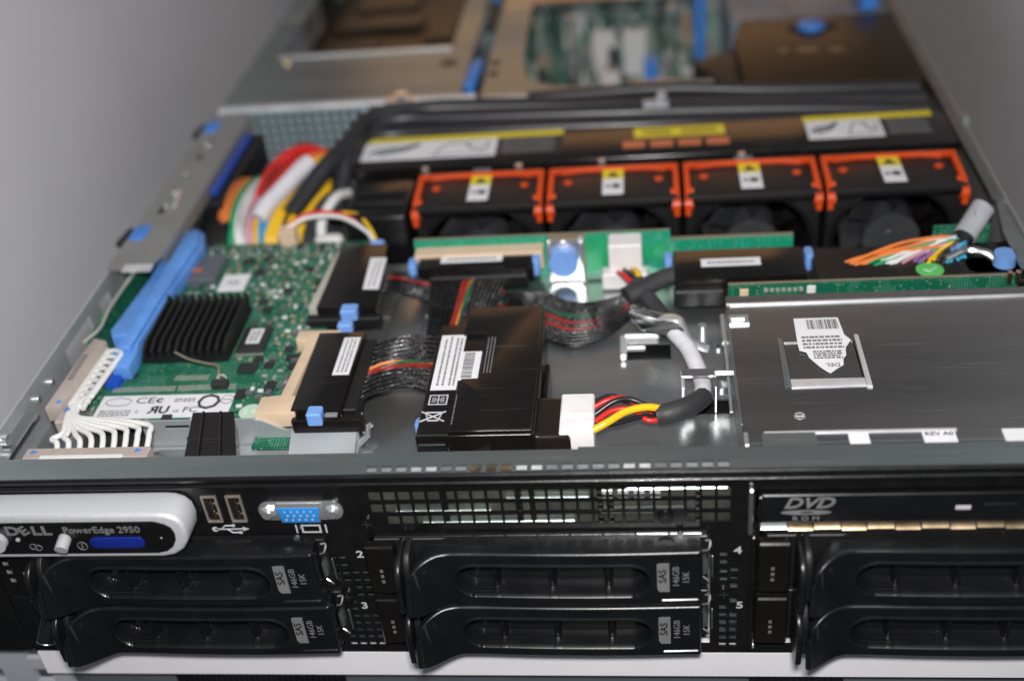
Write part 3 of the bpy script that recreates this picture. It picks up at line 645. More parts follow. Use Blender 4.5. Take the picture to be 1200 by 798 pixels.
G().box(-186, -180, 173, 177, 76, 76.3).done('module_mark', DORANGE, c)
c = G().box(-168, -154, 159, 174, 72.1, 73.3, .2).done('white_tag', WHITE, t); fineprint(-164, -158, 164, 168, 73.32, 2, PGREY, c)
# approval sticker
s = G().box(-195.5, -133.5, 57.2, 73.6, 72.05, 72.2).done('approval_sticker', WHITE, t)
text([('CE', 6.0, (-174.5, 69.6, 72.25), 0, 1.3), ('c', 6, (-168, 70.0, 72.25), 0, 1.2, .18), ('us', 3.2, (-158.0, 62, 72.25)), ('c', 3.6, (-176, 62, 72.25)), ('FC', 5.2, (-151.5, 62.4, 72.25), 0, 1.2)], INK, s, 'approval_marks', X, Y, .03)
text([('R', 7, (-168.5, 62.6, 72.25), 0, -1.1, .22), ('U', 7, (-163.8, 62.6, 72.25), 0, 1.0, .22)], INK, s, 'component_mark', X, Y, .03)
g = G(); g.ring((-144.5, 67.8, 72.2), Z, 4.6, .7, 8, 6); g.done('octagon_mark', INK, s)
g = G(); g.ring((-136.4, 69.2, 72.2), Z, 2.9, .22, 24, 6); g.box(-138.6, -134.2, 68.9, 69.5, 72.2, 72.26)
for a in range(24): pass
g.tube([(-192+ 6*math.cos(k/20*2*math.pi)+5, 69+2.8*math.sin(k/20*2*math.pi), 72.22) for k in range(20)], .25, 5); g.done('oval_mark', PGREY, s)
fineprint(-193.5, -179, 58.8, 63.4, 72.21, 3, PGREY, s); fineprint(-161, -151.5, 68, 71, 72.21, 2, PGREY, s)
g = G(); g.tube([(-123.2, 60, 72), (-123.2, 60, 72.3)], 5.2, 28); ms = g.done('mint_dot_sticker', MINT, t); text([('2', 4.5, (-125.5, 60, 72.35)), ('4', 4.5, (-122, 60, 72.35))], mat('mint_print', (.62, .75, .64), .5), ms, 'digits', X, Y, .03)
# gold edge finger contacts rows
g = G()
for x0, n, y0 in ((-193, 26, 76.6), (-162, 9, 76.8), (-152, 15, 77), (-166, 14, 84.5)):
    for k in range(n):
        for j in (0, 1.9): g.box(x0+k*1.15, x0+k*1.15+.62, y0+j, y0+j+1.2, 72, 72.5)
g.done('pin_rows', TIN, t)
# small components: shared meshes
def smd(w_, d_, h_, m, name, ends=True):
    g = G(); g.box(-w_/2, w_/2, -d_/2, d_/2, 0, h_, .12); me = g.done(name, m, None); me.location = (0, 0, 0); return me
protos = [smd(2.2, 1.3, .9, TANC, 'capacitor'), smd(2.6, 1.4, .8, GREYC, 'resistor'), smd(4.2, 4.2, 1.1, CHIPM, 'chip'), smd(1.5, 2.6, 1, WPL, 'capacitor'), smd(6.4, 4.4, 1.2, CHIPM, 'chip'), smd(3.4, 2.4, 1.8, PEARL, 'inductor')]
meshes = [(p.name.split('.')[0], p.data) for p in protos]
for p in protos: bpy.data.objects.remove(p)
def inside(x, y):
    if not (-202 < x < -92 and 54 < y < 203): return False
    if x > -108 and y < 120: return False
    if x > -110 + (y-190)*.2 and y > 120 and y < 192 and x > -111: return False
    for a, b, c_, d_ in ((-187, -140, 82, 143), (-197, -132, 55.5, 84), (-144, -127, 101, 126), (-194, -170, 164, 192), (-170, -153, 157, 176), (-129, -118, 54, 66), (-148, -127, 74, 97), (-205, -186, 88, 214), (-119, -98, 46, 62)):
        if a < x < b and c_ < y < d_: return False
    return True
used = []
n = 0
while n < 230:
    x, y = random.uniform(-202, -92), random.uniform(54, 203)
    if not inside(x, y) or any(abs(x-a) < 3.1 and abs(y-b) < 2.8 for a, b in used): continue
    nm, me = random.choices(meshes, (6, 6, 4, 2, 2, 2))[0]
    if nm == 'chip' and any(abs(x-a) < 5.4 and abs(y-b) < 5 for a, b in used): continue
    o = bpy.data.objects.new(nm, me); COL.objects.link(o); o.parent = t; o.location = Vector((x, y, 72.02))*.001-t.location; o.rotation_euler[2] = random.choice((0, math.pi/2))
    used.append((x, y)); n += 1
g = G()
n = 0
while n < 620:
    x, y = random.uniform(-202, -92), random.uniform(54, 204)
    if not inside(x, y): continue
    if random.random() < .75: x = round(x/2.4)*2.4; y = round(y/5)*5
    a, b = random.choice(((.9, .5), (.5, .9))); g.box(x-a/2, x+a/2, y-b/2, y+b/2, 72, 72.45); n += 1
stuff(g.done('solder_parts', mat('pale_smd', (.17, .30, .20), .45, 0, .3, 500), t))
g = G()
for k in range(14): g.tube([(-190+k*6.6, 200, 72), (-190+k*6.6, 200, 74.5)], 1.3, 8)
stuff(g.done('can_capacitors', PEARL, t))
for x, y in ((-196, 198), (-139, 156), (-108, 183)):
    g = G(); g.tube([(x, y, 72), (x, y, 73)], 2.3, 16); g.done('mounting_boss', TIN, t)
# beige socket frame
g = G(); g.prism([(-117, 49), (-99.4, 49), (-99.4, 60.5), (-103.5, 61.5), (-101.2, 103.8), (-92, 103.8), (-92, 110.6), (-112, 111.2), (-112, 104), (-106, 103.2), (-108.6, 62), (-117, 61)], 'z', 72.1, 79.5, .5); g.done('cable_socket', BEIGE, t)
g = G(); g.prism([(-113.5, 134), (-109.6, 134), (-106, 186), (-110, 186)], 'z', 72.1, 77.5, .4); g.done('cable_socket', mat('pale_socket', (.42, .40, .36), .5), t)
G().prism([(-119, 41.6), (-97, 41.6), (-97, 50), (-119, 54)], 'z', 66, 67.6).done('lower_board_corner', PCB, t)
G().box(-145, -136, 201, 208.5, 72, 82, .5).done('wire_header', BEIGE, t)
# blue card latch
g = G(); g.prism([(-197.6, 208), (-193, 211), (-187, 205), (-183.5, 192), (-186.9, 139), (-187.6, 104), (-185.3, 93), (-185.7, 84), (-194.5, 85), (-198.4, 99), (-196.3, 111), (-203, 109), (-206, 114), (-205, 125), (-202.4, 160), (-203, 176), (-198.5, 197)], 'z', 73, 81, 1.0, 3)
lt = thing('card_latch', 'long bright blue plastic latch holding the left edge of the green board', 'latch', (-195, 150, 72)); g.done('lever', CBLUE, lt, 40)
g = G(); g.prism([(-193.5, 96), (-188.4, 96), (-188.2, 139), (-185.4, 190), (-189, 204), (-193, 206), (-195.5, 196), (-196, 160)], 'z', 80.6, 83.8, 1.2, 3); g.done('raised_ridge', CBLUE, lt, 40)
g = G(); g.prism([(-196.5, 79), (-190.5, 79), (-190, 92), (-196.4, 100)], 'z', 70, 76, .5); g.done('latch_foot', DBLUE, lt)
G().box(-213, -212, 104, 190, 64, 83).done('edge', PCB)
o = bpy.data.objects['edge']; o.name = 'side_circuit_board'; tag(o, 'narrow green circuit board standing along the left wall beside the blue latch', 'circuit board')
g = G(); g.tube(spline([(-212.5, 100, 84), (-209, 112, 84), (-211, 130, 83.6), (-210, 160, 84), (-207, 190, 84)], 5), .9, 6); tag(g.done('edge_trim', TIN), 'pale metal trim running along the side circuit board', 'metal trim')
# steel bracket in front of the card
t = thing('card_bracket', 'pale steel card bracket with slots between circuit board and front strip', 'bracket', (-120, 50, 62))
g = G(); g.plate('y', (-168, -118, 62.1, 77), [(-158, -147, 72.6, 74.6), (-150, -140, 64, 68)], 48.6, 49.6); g.done('back_plate', PALE, t)
g = G(); g.prism([(-118, 62.1), (-118, 77), (-114, 76.6), (-104.5, 71), (-73.5, 71), (-73.5, 62.1)], 'y', 47.8, 49.6); g.done('stepped_plate', PALE, t)
G().box(-170, -73.5, 36, 47.8, 62.2, 63.2).done('foot_plate', PALE, t)
G().prism([(38, 65.2), (47.6, 70.2), (47.6, 71.2), (38, 66.4)], 'x', -102, -73.5).done('folded_rail', PALE, t)
g = G(); g.plate('z', (-98, -73.5, 49.7, 60), [(-94, -80, 51.4, 56)], 69.6, 70.5); g.done('top_flange', PALE, t)
g = G(); g.tube([(-74, 46, 64), (-70, 50, 66), (-70.5, 54, 68)], 1.3, 8); g.tube([(-73, 52, 66), (-69, 55, 68)], 1.2, 8); g.done('bent_end', BRIGHT, t)
g = G(); g.prism(rrect(-164, -140, 38, 45, 3.3, 6), 'z', 63.2, 64.4, .5); g.done('embossed_rib', STEEL, t)
t = thing('rubber_strap', 'wide glossy black strap across the pale steel bracket', 'strap', (-134, 45, 62))
g = G(); bmv = []
for x, y, z in ((-146, 53.5, 77.6), (-127.5, 53.5, 77.6), (-119.5, 27, 75), (-142, 27, 75)): bmv.append((g.bm.verts.new((x, y, z-6)), g.bm.verts.new((x, y, z))))
for k in range(4): g.bm.faces.new((bmv[k][0], bmv[(k+1) % 4][0], bmv[(k+1) % 4][1], bmv[k][1]))
g.bm.faces.new([v[1] for v in bmv]); g.bm.faces.new([v[0] for v in bmv][::-1]); g.done('strap_body', GLOSS, t)
for a, b in ((-141, -136), (-133.4, -126.5)): G().tube([(a, 53.2, 77.8), (b, 27.2, 75.2)], .7, 8).done('raised_ridge', GLOSS, t)
#==================================================================== SAS PLUGS AND RIBBONS
def ribbon(center, width_vec, n, t, r=.95, colors=None, name='ribbon_strands', seg=7, sag=.7):
    """flat ribbon of n strands; center: list of points; width_vec: list of half-width vectors at the same points"""
    C_ = spline(center, seg); W_ = spline(width_vec, seg); groups = {}
    for k in range(n):
        s = -1+2*k/(n-1); m = (colors or {}).get(k, FOIL if k % 3 else BRAIDS)
        pts = [c+w_*s+Vector((0, 0, sag*math.sin(k*2.1+i*.25))) for i, (c, w_) in enumerate(zip(C_, W_))]
        groups.setdefault(m.name, []).append((m, pts))
    for nm, lst in groups.items():
        g = G()
        for m, pts in lst: g.tube(pts, r, 6)
        nn = {'dull_red_wire_jacket': 'red_wire', 'dull_green_wire_jacket': 'green_wire', 'orange_wire_jacket': 'orange_wire', 'yellow_wire_jacket': 'yellow_wire', 'green_wire_jacket': 'green_wire'}.get(nm, name if nm != 'black_braid_strand' else 'black_strands')
        g.done(nn, lst[0][0], t, 60)
t = thing('sas_cable', 'flat shielded ribbon cable from the beige-framed socket to the plug above the battery pack', 'cable', (-75, 95, 62), 'shielded drive cables')
G().box(-101.4, -79.4, 50.2, 107.5, 72.8, 80.4, .7, 2).done('card_plug', GLOSS, t)
G().box(-79.6, -73.5, 52, 104, 71, 78.4, .6).done('plug_step', MATTE, t)
G().box(-101, -70, 46.4, 50.4, 70, 77.4, .7).done('plug_step', GLOSS, t)
lb = G().box(-88.2, -80.6, 74, 102.4, 80.42, 80.56).done('plug_sticker', WHITE, t)
g = G()
for x in (-86.6, -84.6, -82.9):
    y = 76
    while y < 100: e = y+random.uniform(.6, 2); g.box(x, x+.8, y, e, 80.57, 80.6); y = e+.6
g.done('fine_print', PGREY, lb)
G().box(-93.5, -87, 45, 51.5, 75, 81.6, .7).done('release_tab', LBLUE, t); G().box(-86, -80.6, 47, 49.4, 78, 79.4, .3).done('tab_spring', BRIGHT, t)
G().box(-94, -87, 111.6, 116.4, 76, 81, .7).done('release_tab', LBLUE, t)
c_ = {14: DRED, 15: DRED, 16: DRED, 17: DGRN, 18: ORW}
ribbon([(-75, 82, 76), (-66, 84, 78), (-56, 88, 76.5), (-48, 92, 72), (-44, 96, 68)], [(0, 21, 0), (0, 17, 2), (-1, 15, 3), (-2, 17, 3), (-2, 19, 3)], 36, t, .68, c_)
# plug at the backplane (left)
G().box(-63.4, -5.2, 161, 177.5, 71, 80.6, .8, 2).done('backplane_plug', GLOSS, t)
G().box(-57, -8, 156.5, 161.2, 70, 77, .8).done('plug_step', MATTE, t)
lb = G().box(-52, -21, 164.8, 171.6, 80.62, 80.74).done('plug_sticker', WHITE, t); fineprint(-49, -24, 166.6, 169.6, 80.75, 1, PGREY, lb)
for x in (-66.6, -4.6): 
    g = G(); g.prism(rrect(x-2.2, x+2.2, 163, 172, 2), 'z', 72, 80.6, .7); g.done('release_tab', LBLUE, t)
ribbon([(-45.5, 157, 74), (-46, 150, 76), (-46.5, 138, 73), (-47, 124, 70), (-49, 110, 68), (-52, 100, 67)], [(9, 0, 0), (9, 0, 0), (8, 0, 0), (7, 0, 0), (5, 4, 1), (3, 8, 2)], 22, t, .55, {k: BRAIDS for k in range(22)})
ribbon([(-28, 157, 75), (-29, 149, 78), (-31, 136, 77), (-33, 122, 74), (-34, 112, 72)], [(10, 0, 0), (10, 0, 0), (9, 0, 0), (9, 0, 0), (8, 0, 0)], 26, t, .62, {0: DRED, 1: DRED, 2: DRED, 3: DRED, 4: ORW, 5: DGRN, 6: DGRN})
t = thing('sas_cable', 'flat shielded ribbon cable from the rearmost board plug across to the right backplane plug', 'cable', (-75, 155, 62), 'shielded drive cables')
G().prism([(-107.5, 129), (-78.4, 127), (-82.6, 187.5), (-107, 188)], 'z', 72.8, 80.4, .7, 2).done('card_plug', GLOSS, t)
G().box(-112, -76, 123.6, 128.8, 71, 76.6, .6).done('plug_step', MATTE, t)
lb = G().prism([(-87.6, 143.6), (-79.6, 143), (-80.6, 172.6), (-89, 173)], 'z', 80.42, 80.56).done('plug_sticker', WHITE, t)
g = G()
for x in (-85.6, -83.2):
    y = 146
    while y < 170: e = y+random.uniform(.6, 2); g.box(x, x+.8, y, e, 80.57, 80.6); y = e+.6
g.done('fine_print', PGREY, lb)
G().box(-95, -87, 123, 130, 75.4, 81.4, .7).done('release_tab', LBLUE, t); G().box(-92, -85, 187.6, 191, 75, 81, .7).done('release_tab', LBLUE, t)
ribbon([(-79, 158, 75), (-72, 157, 75), (-64, 156, 73), (-55, 155, 71), (-40, 154, 68), (-20, 152, 68)], [(0, 9, 0), (0, 8, 0), (0, 8, 1), (0, 6, 1), (0, 6, 2), (0, 6, 2)], 22, t, .58, {14: DRED, 15: DRED, 16: DRED})
ribbon([(-22, 146, 67), (-10, 142, 67), (2, 136, 66.5), (14, 130, 66), (27, 131, 66.5), (39, 137, 69), (50, 146, 73)], [(0, 7, 1), (0, 10, 2), (-1, 17, 2), (-2, 16, 2), (-4, 11, 2), (-3, 6, 2), (-2, 3, 1)], 40, t, .66, {13: DRED, 14: DRED, 25: DGRN, 19: DRED, 20: DRED}, sag=.5)
g = G(); g.tube(spline([(40, 139, 74), (48, 144, 75), (57, 150, 76), (66, 154, 76)], 6), 5.2, 14, flat=.8); g.done('braided_sleeve', BRAID, t)
G().box(63, 124.5, 143, 169, 74, 80.4, .9, 2).done('backplane_plug', GLOSS, t)
G().box(62.4, 86, 138, 143.4, 67, 76, .8).done('plug_step', MATTE, t); G().box(64, 123, 144, 166, 66, 74).done('plug_base', MATTE, t)
lb = G().box(76, 104, 152.6, 159.6, 80.42, 80.54).done('plug_sticker', WHITE, t); fineprint(79, 101, 154.5, 157.5, 80.55, 1, PGREY, lb)
for x in (60.6, 127.4):
    g = G(); g.prism(rrect(x-2.0, x+2.0, 159, 168, 1.9), 'z', 72, 80.6, .7); g.done('release_tab', LBLUE, t)
#==================================================================== BACKPLANE
t = thing('drive_backplane', 'upright green drive backplane board running across behind the battery pack', 'circuit board', (20, 180, 62))
G().box(-67, 1, 178.6, 180.4, 62.2, 85.4).done('circuit_board', PCB2, t); G().box(-67, 62, 180.5, 181.3, 60, 85.9).done('board_backing', mat('tan_board_edge', (.20, .17, .11), .5), t); G().box(62.1, 122, 180.5, 181.3, 60, 81).done('board_backing', mat('tan_board_edge', (.20, .17, .11), .5), t)
G().box(19.6, 62, 178.6, 180.4, 62.2, 85.6).done('circuit_board', PCB2, t); G().box(62.1, 122, 178.6, 180.4, 62.2, 79.8).done('circuit_board', PCB2, t)
G().box(20, 31, 176.4, 178.5, 66, 84).done('green_component', GREENW, t); G().box(49.5, 61.5, 176.4, 178.5, 71, 79.5).done('green_component', GREENW, t)
G().box(-66, -1, 170, 178.5, 72, 82.2, .4).done('cable_socket', BEIGE, t)
G().box(31.5, 48, 166, 178.5, 66, 86, .8).done('power_socket', WPL, t); G().box(28, 50.5, 162, 170, 63, 72, .8).done('power_socket_base', WPL, t)
c = G().plate('y', (1.6, 18.4, 63, 86.6), [], 172.6, 173.8).done('clip_plate', BRIGHT, t)
g = G(); g.tube([(9, 172.6, 75), (9, 169, 75), (9, 168.2, 75)], 7.3, 28); g.done('push_button', LBLUE, t)
g = G(); g.tube([(9, 172.6, 84), (9, 171.6, 84)], 1.8, 14); g.tube([(18, 173, 87), (18, 171, 87)], 1.5, 12); g.done('rivet', EDGE, t)
for x in (1.4, 17.4): G().box(x, x+1.6, 170, 173.8, 63, 86, .4).done('clip_side', BRIGHT, t)
for z in (66, 70): pass
#==================================================================== POWER CABLE
t = thing('power_cable', 'drive power cable with a white plug, red black and yellow wires and white tape', 'cable', (45, 85, 62))
G().box(13.4, 27.4, 32, 57, 64, 79.6, .6, 2).done('white_plug', WPL, t); G().box(13.8, 27, 43, 56.4, 79.4, 80.6, .4).done('plug_ridge', WPL, t)
def wire(pts, m, r=1.15, name=None, par=None): return G().tube(spline(pts, 8), r, 10).done(name or (m.name.split('_')[0]+'_wire'), m, par or t, 60)
wire([(27, 53, 76), (33, 55, 78), (40, 57, 77), (47, 53, 75), (54, 50, 73)], RED); wire([(27, 49, 75), (36, 53, 79), (44, 54, 78), (55, 48.5, 74)], BLACKW)
wire([(27, 45, 74), (34, 50, 76), (42, 51, 76), (49, 46, 74), (57, 48, 73.5)], RED); wire([(27, 41, 76), (36, 42, 76), (46, 47, 75), (56, 50, 72)], BLACKW)
wire([(27, 55, 77), (34, 60, 76), (41, 57, 75), (49, 57, 73), (55, 53, 72)], BLACKW)
wire([(27, 35.5, 78), (33, 38, 80), (40, 43, 81), (48, 47, 80), (54.5, 49, 77.5)], YELW, 1.6)
wire([(53, 48, 75), (58, 48, 76), (64, 51, 76), (69, 57, 74), (72, 64, 71)], BRAID, 4.3, 'black_sleeve')
wire([(71.6, 64, 70), (72.5, 76, 69), (70.5, 88, 70), (67, 100, 71.5), (62, 110, 72), (59, 118, 71), (57, 126, 70)], WTAPE, 3.7, 'white_tape_wrap')
wire([(58, 122, 70), (54, 132, 71), (48, 142, 74), (45, 148, 76)], BRAID, 4.2, 'black_sleeve')
wire([(43, 147, 76), (40, 153, 76), (37, 160, 74), (36, 165, 71)], RED, 1.4); wire([(45, 148, 76.5), (42, 154, 77), (40, 160, 75), (39, 166, 72)], BLACKW, 1.3); wire([(47, 149, 76.5), (45.5, 155, 77.5), (43.6, 161, 75), (43, 166, 72)], YELW, 1.5)
G().prism([(11.5, 31), (13.6, 30), (13.6, 57.5), (11, 57), (-.5, 57.5), (-4, 54), (-4.5, 36), (-1, 31)], 'z', 62.4, 79.2, 2.6, 5).done('x', mat('brown_black_gloss', (.014, .010, .008), .25, 0, .2, 60))
o = bpy.data.objects['x']; o.name = 'drive_plug'; o.location.x += .0045; tag(o, 'rounded glossy black plug housing joined to the white power plug', 'plug')
# clamps on the plate
t = thing('cable_clamp', 'wavy bright steel cable clamp over the top end of the white tape', 'cable clamp', (60, 120, 62))
def strap(pts, y0, y1, th, m, par, name):
    P0 = spline(pts, 8); g = G(); up = [(p.x, p.z) for p in P0]; lo = [(p.x, p.z-th) for p in reversed(P0)]
    g.prism(up+lo, 'y', y0, y1, .2, 1); return g.done(name, m, par, 50)
g = G(); g.M = Matrix.Translation((60, 120, 0)) @ Matrix.Rotation(-.28, 4, 'Z') @ Matrix.Translation((-60, -120, 0))
P0 = spline([(44, 0, 82), (46, 0, 78), (50, 0, 73.5), (53.5, 0, 75), (57, 0, 79), (62, 0, 80.5), (67, 0, 79.5), (70, 0, 75), (73, 0, 69), (77, 0, 66.5), (80, 0, 66)], 8)
g.prism([(p.x, p.z) for p in P0]+[(p.x, p.z-1.3) for p in reversed(P0)], 'y', 109, 114.5, .3, 1); g.done('wavy_strap', mat('clamp_steel', (.70, .71, .72), .28, .65, .1, 60), t, 50)
g = G(); g.tube([(43.5, 124, 70), (43.5, 124, 78)], 1.6, 12); g.done('screw', BRIGHT, t); g = G(); g.tube([(75, 124, 62), (75, 124, 66.5)], 2, 12); g.done('screw', BRIGHT, t)
t = thing('cable_hook', 'F-shaped white-edged steel hook beside a square hole in the plate', 'hook', (45, 110, 62))
G().box(36.8, 40, 103, 121, 62.2, 65.4, .8).done('hook_bar', EDGE, t); G().box(36.8, 55, 118.4, 121.4, 62.2, 65.4, .8).done('top_arm', EDGE, t); G().box(40, 48.5, 110, 112.6, 62.2, 64.8, .5).done('middle_arm', EDGE, t)
t = thing('cable_clamp', 'flat steel bridge clamp over the lower end of the white tape', 'cable clamp', (70, 75, 62))
g = G(); g.plate('z', (63.6, 77.6, 72, 77), [], 75.4, 76.4); g.done('bridge', STEEL, t); G().box(63.2, 64.6, 64, 77, 62.2, 76, .4).done('bridge_leg', EDGE, t); G().box(76.8, 78, 64, 77, 62.2, 76, .4).done('bridge_leg', STEEL, t)
G().box(77, 92, 73.4, 75.8, 74.6, 76.8, .7).done('hinge_rod', BRIGHT, t); g = G(); g.tube([(81, 82, 62), (81, 82, 63.6)], 3, 20); g.done('screw', STEEL, t)
for x, y in ((81.5, 112), ): screw(S, (x, y, 62), 'z', 2.6)
g = G(); g.tube([(83.6, 97, 75), (83.6, 118, 75)], 1.4, 10); g.tube([(83.6, 60, 66), (83.6, 98, 75)], .8, 8); tag(g.done('hinge_pin', BRIGHT), 'thin steel hinge pin along the left edge of the bay cover', 'hinge pin')
#==================================================================== WHITE FLAT CABLE (front left)
t = thing('white_ribbon_cable', 'looped white wire cable between two taupe connectors at the front left corner', 'cable', (-190, 60, 62))
g = G(); g.prism([(-212.5, 54), (-205.4, 54), (-203.6, 104), (-211, 107)], 'z', 74, 82, .6); g.done('side_connector', TAUPE, t)
g = G(); g.prism([(-205.4, 60), (-202.2, 60), (-200.6, 101), (-203.6, 103)], 'z', 74, 79, .5); g.done('connector_ledge', WHITEW, t)
fp = G()
for k in range(9): fp.box(-210.4, -207.6, 74+k*2.2, 75.3+k*2.2, 82, 82.05)
fp.done('fine_print', PDIM, t)
G().box(-209.8, -155.5, 22.4, 29, 72, 80, .5).done('front_connector', TAUPE, t); G().box(-202, -166, 21.6, 24, 77, 80.3, .3).done('connector_band', WHITEW, t); G().box(-202, -168, 20.6, 22.4, 70, 76).done('connector_slot', INK, t)
for x, y in ((-207, 57.5), (-201, 52), (-205.5, 26), (-160, 26)):
    G().prism([(x-1.5, y-1), (x+1.6, y), (x-1.2, y+1.4)], 'z', 80.3 if y < 40 else 82.05, 80.4 if y < 40 else 82.15).done('blue_arrow', BLUE, t)
G().box(-206, -198, 46, 55, 70, 80, .8).done('connector_end', TAUPE, t)
for k in range(9):
    y = 61+k*4.5; fx = -198+k*4.9
    pts = [(-203, y, 77), (-199.8, y+1.6, 79.6), (-196.2+k*.35, y-1.5, 80.6), (-195.2+k*.3, y-7, 80.8), (-196+k*.25, max(y-16, 62), 80.8), (-199.2+k*.4, 57+k*.2, 80.4), (-201+k*.35, 52+k*.45, 80.2),
           (-200+k*.6, 46+k*.35, 80), (-199+(fx+199)*.42, 38.5+k*1.15, 79.4+random.uniform(-.4, .4)), (fx-3.6, 35+k*1.05, 79.6), (fx-.6, 32.6+k*.55, 79.4), (fx+.8, 28, 77.5)]
    wire(pts, WHITEW, 1.25, 'wire', t)
#==================================================================== FANS
def make_fan():
    x0, x1, y0, y1 = -74, -3.5, 212, 252
    t = thing('cooling_fan', 'black cooling fan with orange carrying handle, leftmost of the four', 'fan', (-39, 230, 20), 'cooling fans with orange handles')
    cx, cz, R = (x0+x1)/2, 53, 30
    # body front face ring plate with round duct
    g = G(); n = 48; ou = []; y0 += 5; inn = []
    for k in range(n):
        a = 2*math.pi*k/n; c, s = math.cos(a), math.sin(a)
        hx, hz0, hz1 = (x1-x0)/2-1, 35, 28.5
        tt = min(hx/abs(c) if abs(c) > 1e-6 else 1e9, ((hz1 if s > 0 else hz0)/abs(s)) if abs(s) > 1e-6 else 1e9)
        ou.append((cx+c*tt, cz+s*tt)); inn.append((cx+c*R, cz+s*R))
    V = lambda p, y: g.bm.verts.new((p[0], y, p[1]))
    A = [V(p, y0) for p in ou]; B = [V(p, y0) for p in inn]; C2 = [V(p, y1-4) for p in inn]; A2 = [V(p, y1-4) for p in ou]
    for k in range(n):
        j = (k+1) % n; g.bm.faces.new((A[k], A[j], B[j], B[k])); g.bm.faces.new((B[k], B[j], C2[j], C2[k])); g.bm.faces.new((A[k], A2[k], A2[j], A[j])); g.bm.faces.new((A2[k], C2[k], C2[j], A2[j]))
    g.done('housing', MATTE, t, 40)
    g = G(); g.ring((cx, y0, cz), Y, R+1, 1.2, 40, 8); g.done('duct_rim', PLAST, t)
    g = G(); g.tube([(cx, y0+3, cz), (cx, y0+2, cz), (cx, y0+1, cz)], 14, 32); g.tube([(cx, y0+1.2, cz), (cx, y0+22, cz)], 14.5, 32); g.done('hub', mat('dark_grey_rotor', (.045, .047, .052), .35), t); g = G(); g.tube([(cx, y0+1, cz), (cx, y0+.3, cz)], 5, 20); g.done('hub_cap', STEELD, t)
    for k in range(7):
        a = 2*math.pi*k/7; g = G(); vs = []
        for r in (13.5, 20, 26.2):
            for q in (0, 1):
                aa = a+.25*(r-13)/13+(.62 if q else 0); vs.append(g.bm.verts.new((cx+r*math.cos(aa), y0+(3 if q else 17), cz+r*math.sin(aa))))
        for i in (0, 2): g.bm.faces.new((vs[i], vs[i+1], vs[i+3], vs[i+2]))
        r_ = bmesh.ops.solidify(g.bm, geom=g.bm.faces[:], thickness=1.2); g.done('blade', mat('dark_grey_rotor', (.045, .047, .052), .35), t)
    y0 -= 5
    # top tray
    G().prism([(x0+1, 214), (x1-1, 214), (x1-5, y1-4), (x0+5, y1-4)], 'z', 83.4, 85.4, .6).done('top_plate', MATTE, t)
    G().box(x0+4, x1-4, y0-.5, 214.4, 81.5, 84.6, .4).done('front_lip', PLAST, t)
    # orange handle
    g = G(); g.prism([(x0+.5, y1-6), (x0+1.5, y1-3.4), (x1-1.5, y1-3.4), (x1-.5, y1-5.6), (x1-5, y1-5.4), (x1-8, y1-7.5), (x1-18, y1-5.2), (x0+18, y1-5.2), (x0+8, y1-7.5), (x0+5, y1-5.4)], 'z', 84.4, 88, .5); h = g.done('orange_handle', ORANGE, t)
    for sx, xx in ((1, x0+.5), (-1, x1-.5)):
        g = G(); g.prism([(y1-6, 89), (y1-9, 88.4), (220, 86.8), (214, 84), (214, 80), (217.5, 80), (220, 83.6), (y1-6, 84.4)], 'x', min(xx, xx+sx*3), max(xx, xx+sx*3), .5); g.done('handle_arm', ORANGE, h)
        g = G(); g.tube([(xx-sx*.2, 214.5, 81), (xx+sx*4, 214.5, 81)], 3.4, 14); g.tube([(xx+sx*1.8, 221, 84), (xx+sx*4.6, 221, 84)], 2.6, 14); g.box(min(xx, xx+sx*3), max(xx, xx+sx*3), 211.5, 215, 75, 81, .5); g.done('pivot', ORANGE, h)
        g = G(); g.tube([(xx+sx*10.5, 235, 85.4), (xx+sx*10.5, 235, 86.2)], 2.3, 16); g.done('orange_boss', ORANGE, t)
    s = G().box(cx-5.6, cx+5.6, 219, 245, 86.0, 86.2).done('sticker', WHITE, t); G().box(cx-5.6, cx+5.6, 236.4, 247, 86.3, 86.5).done('yellow_band', YEL, s)
    G().prism([(cx-3.6, 238), (cx+3.6, 238), (cx, 244)], 'z', 86.52, 86.6).done('warning_triangle', INK, s); g = G(); g.tube([(cx+1.6, 228, 86.2), (cx+1.6, 228, 86.35)], 2.4, 14); g.box(cx-4, cx-1.4, 227, 229, 86.2, 86.3); g.done('finger_symbol', INK, s)
    G().box(x0+4, x1-4, y1-3, y1+6, 80, 84).done('rear_ledge', MATTE, t)
    return t
f0 = make_fan()
for k, lb in ((1, 'black cooling fan with orange handle, second from the left, behind the blue push button'), (2, 'black cooling fan with orange handle, third from the left, behind the right backplane plug'), (3, 'black cooling fan with orange handle, rightmost, its whole rotor visible')):
    dup(f0, (72.2*k, 0, 0), lb)
tag(G().box(-111, -76.5, 210, 252, 20, 84, 2.5, 3).done('blank_fan_block', PLAST), 'ribbed black plastic block left of the leftmost fan', 'plastic block')
g = G()
for y in (222, 234): g.tube([(-108, y, 84.6), (-79, y, 84.6)], 1.6, 10)
tag(g.done('block_rib', PLAST), 'two rounded ribs on top of the black block left of the fans', 'ribs')
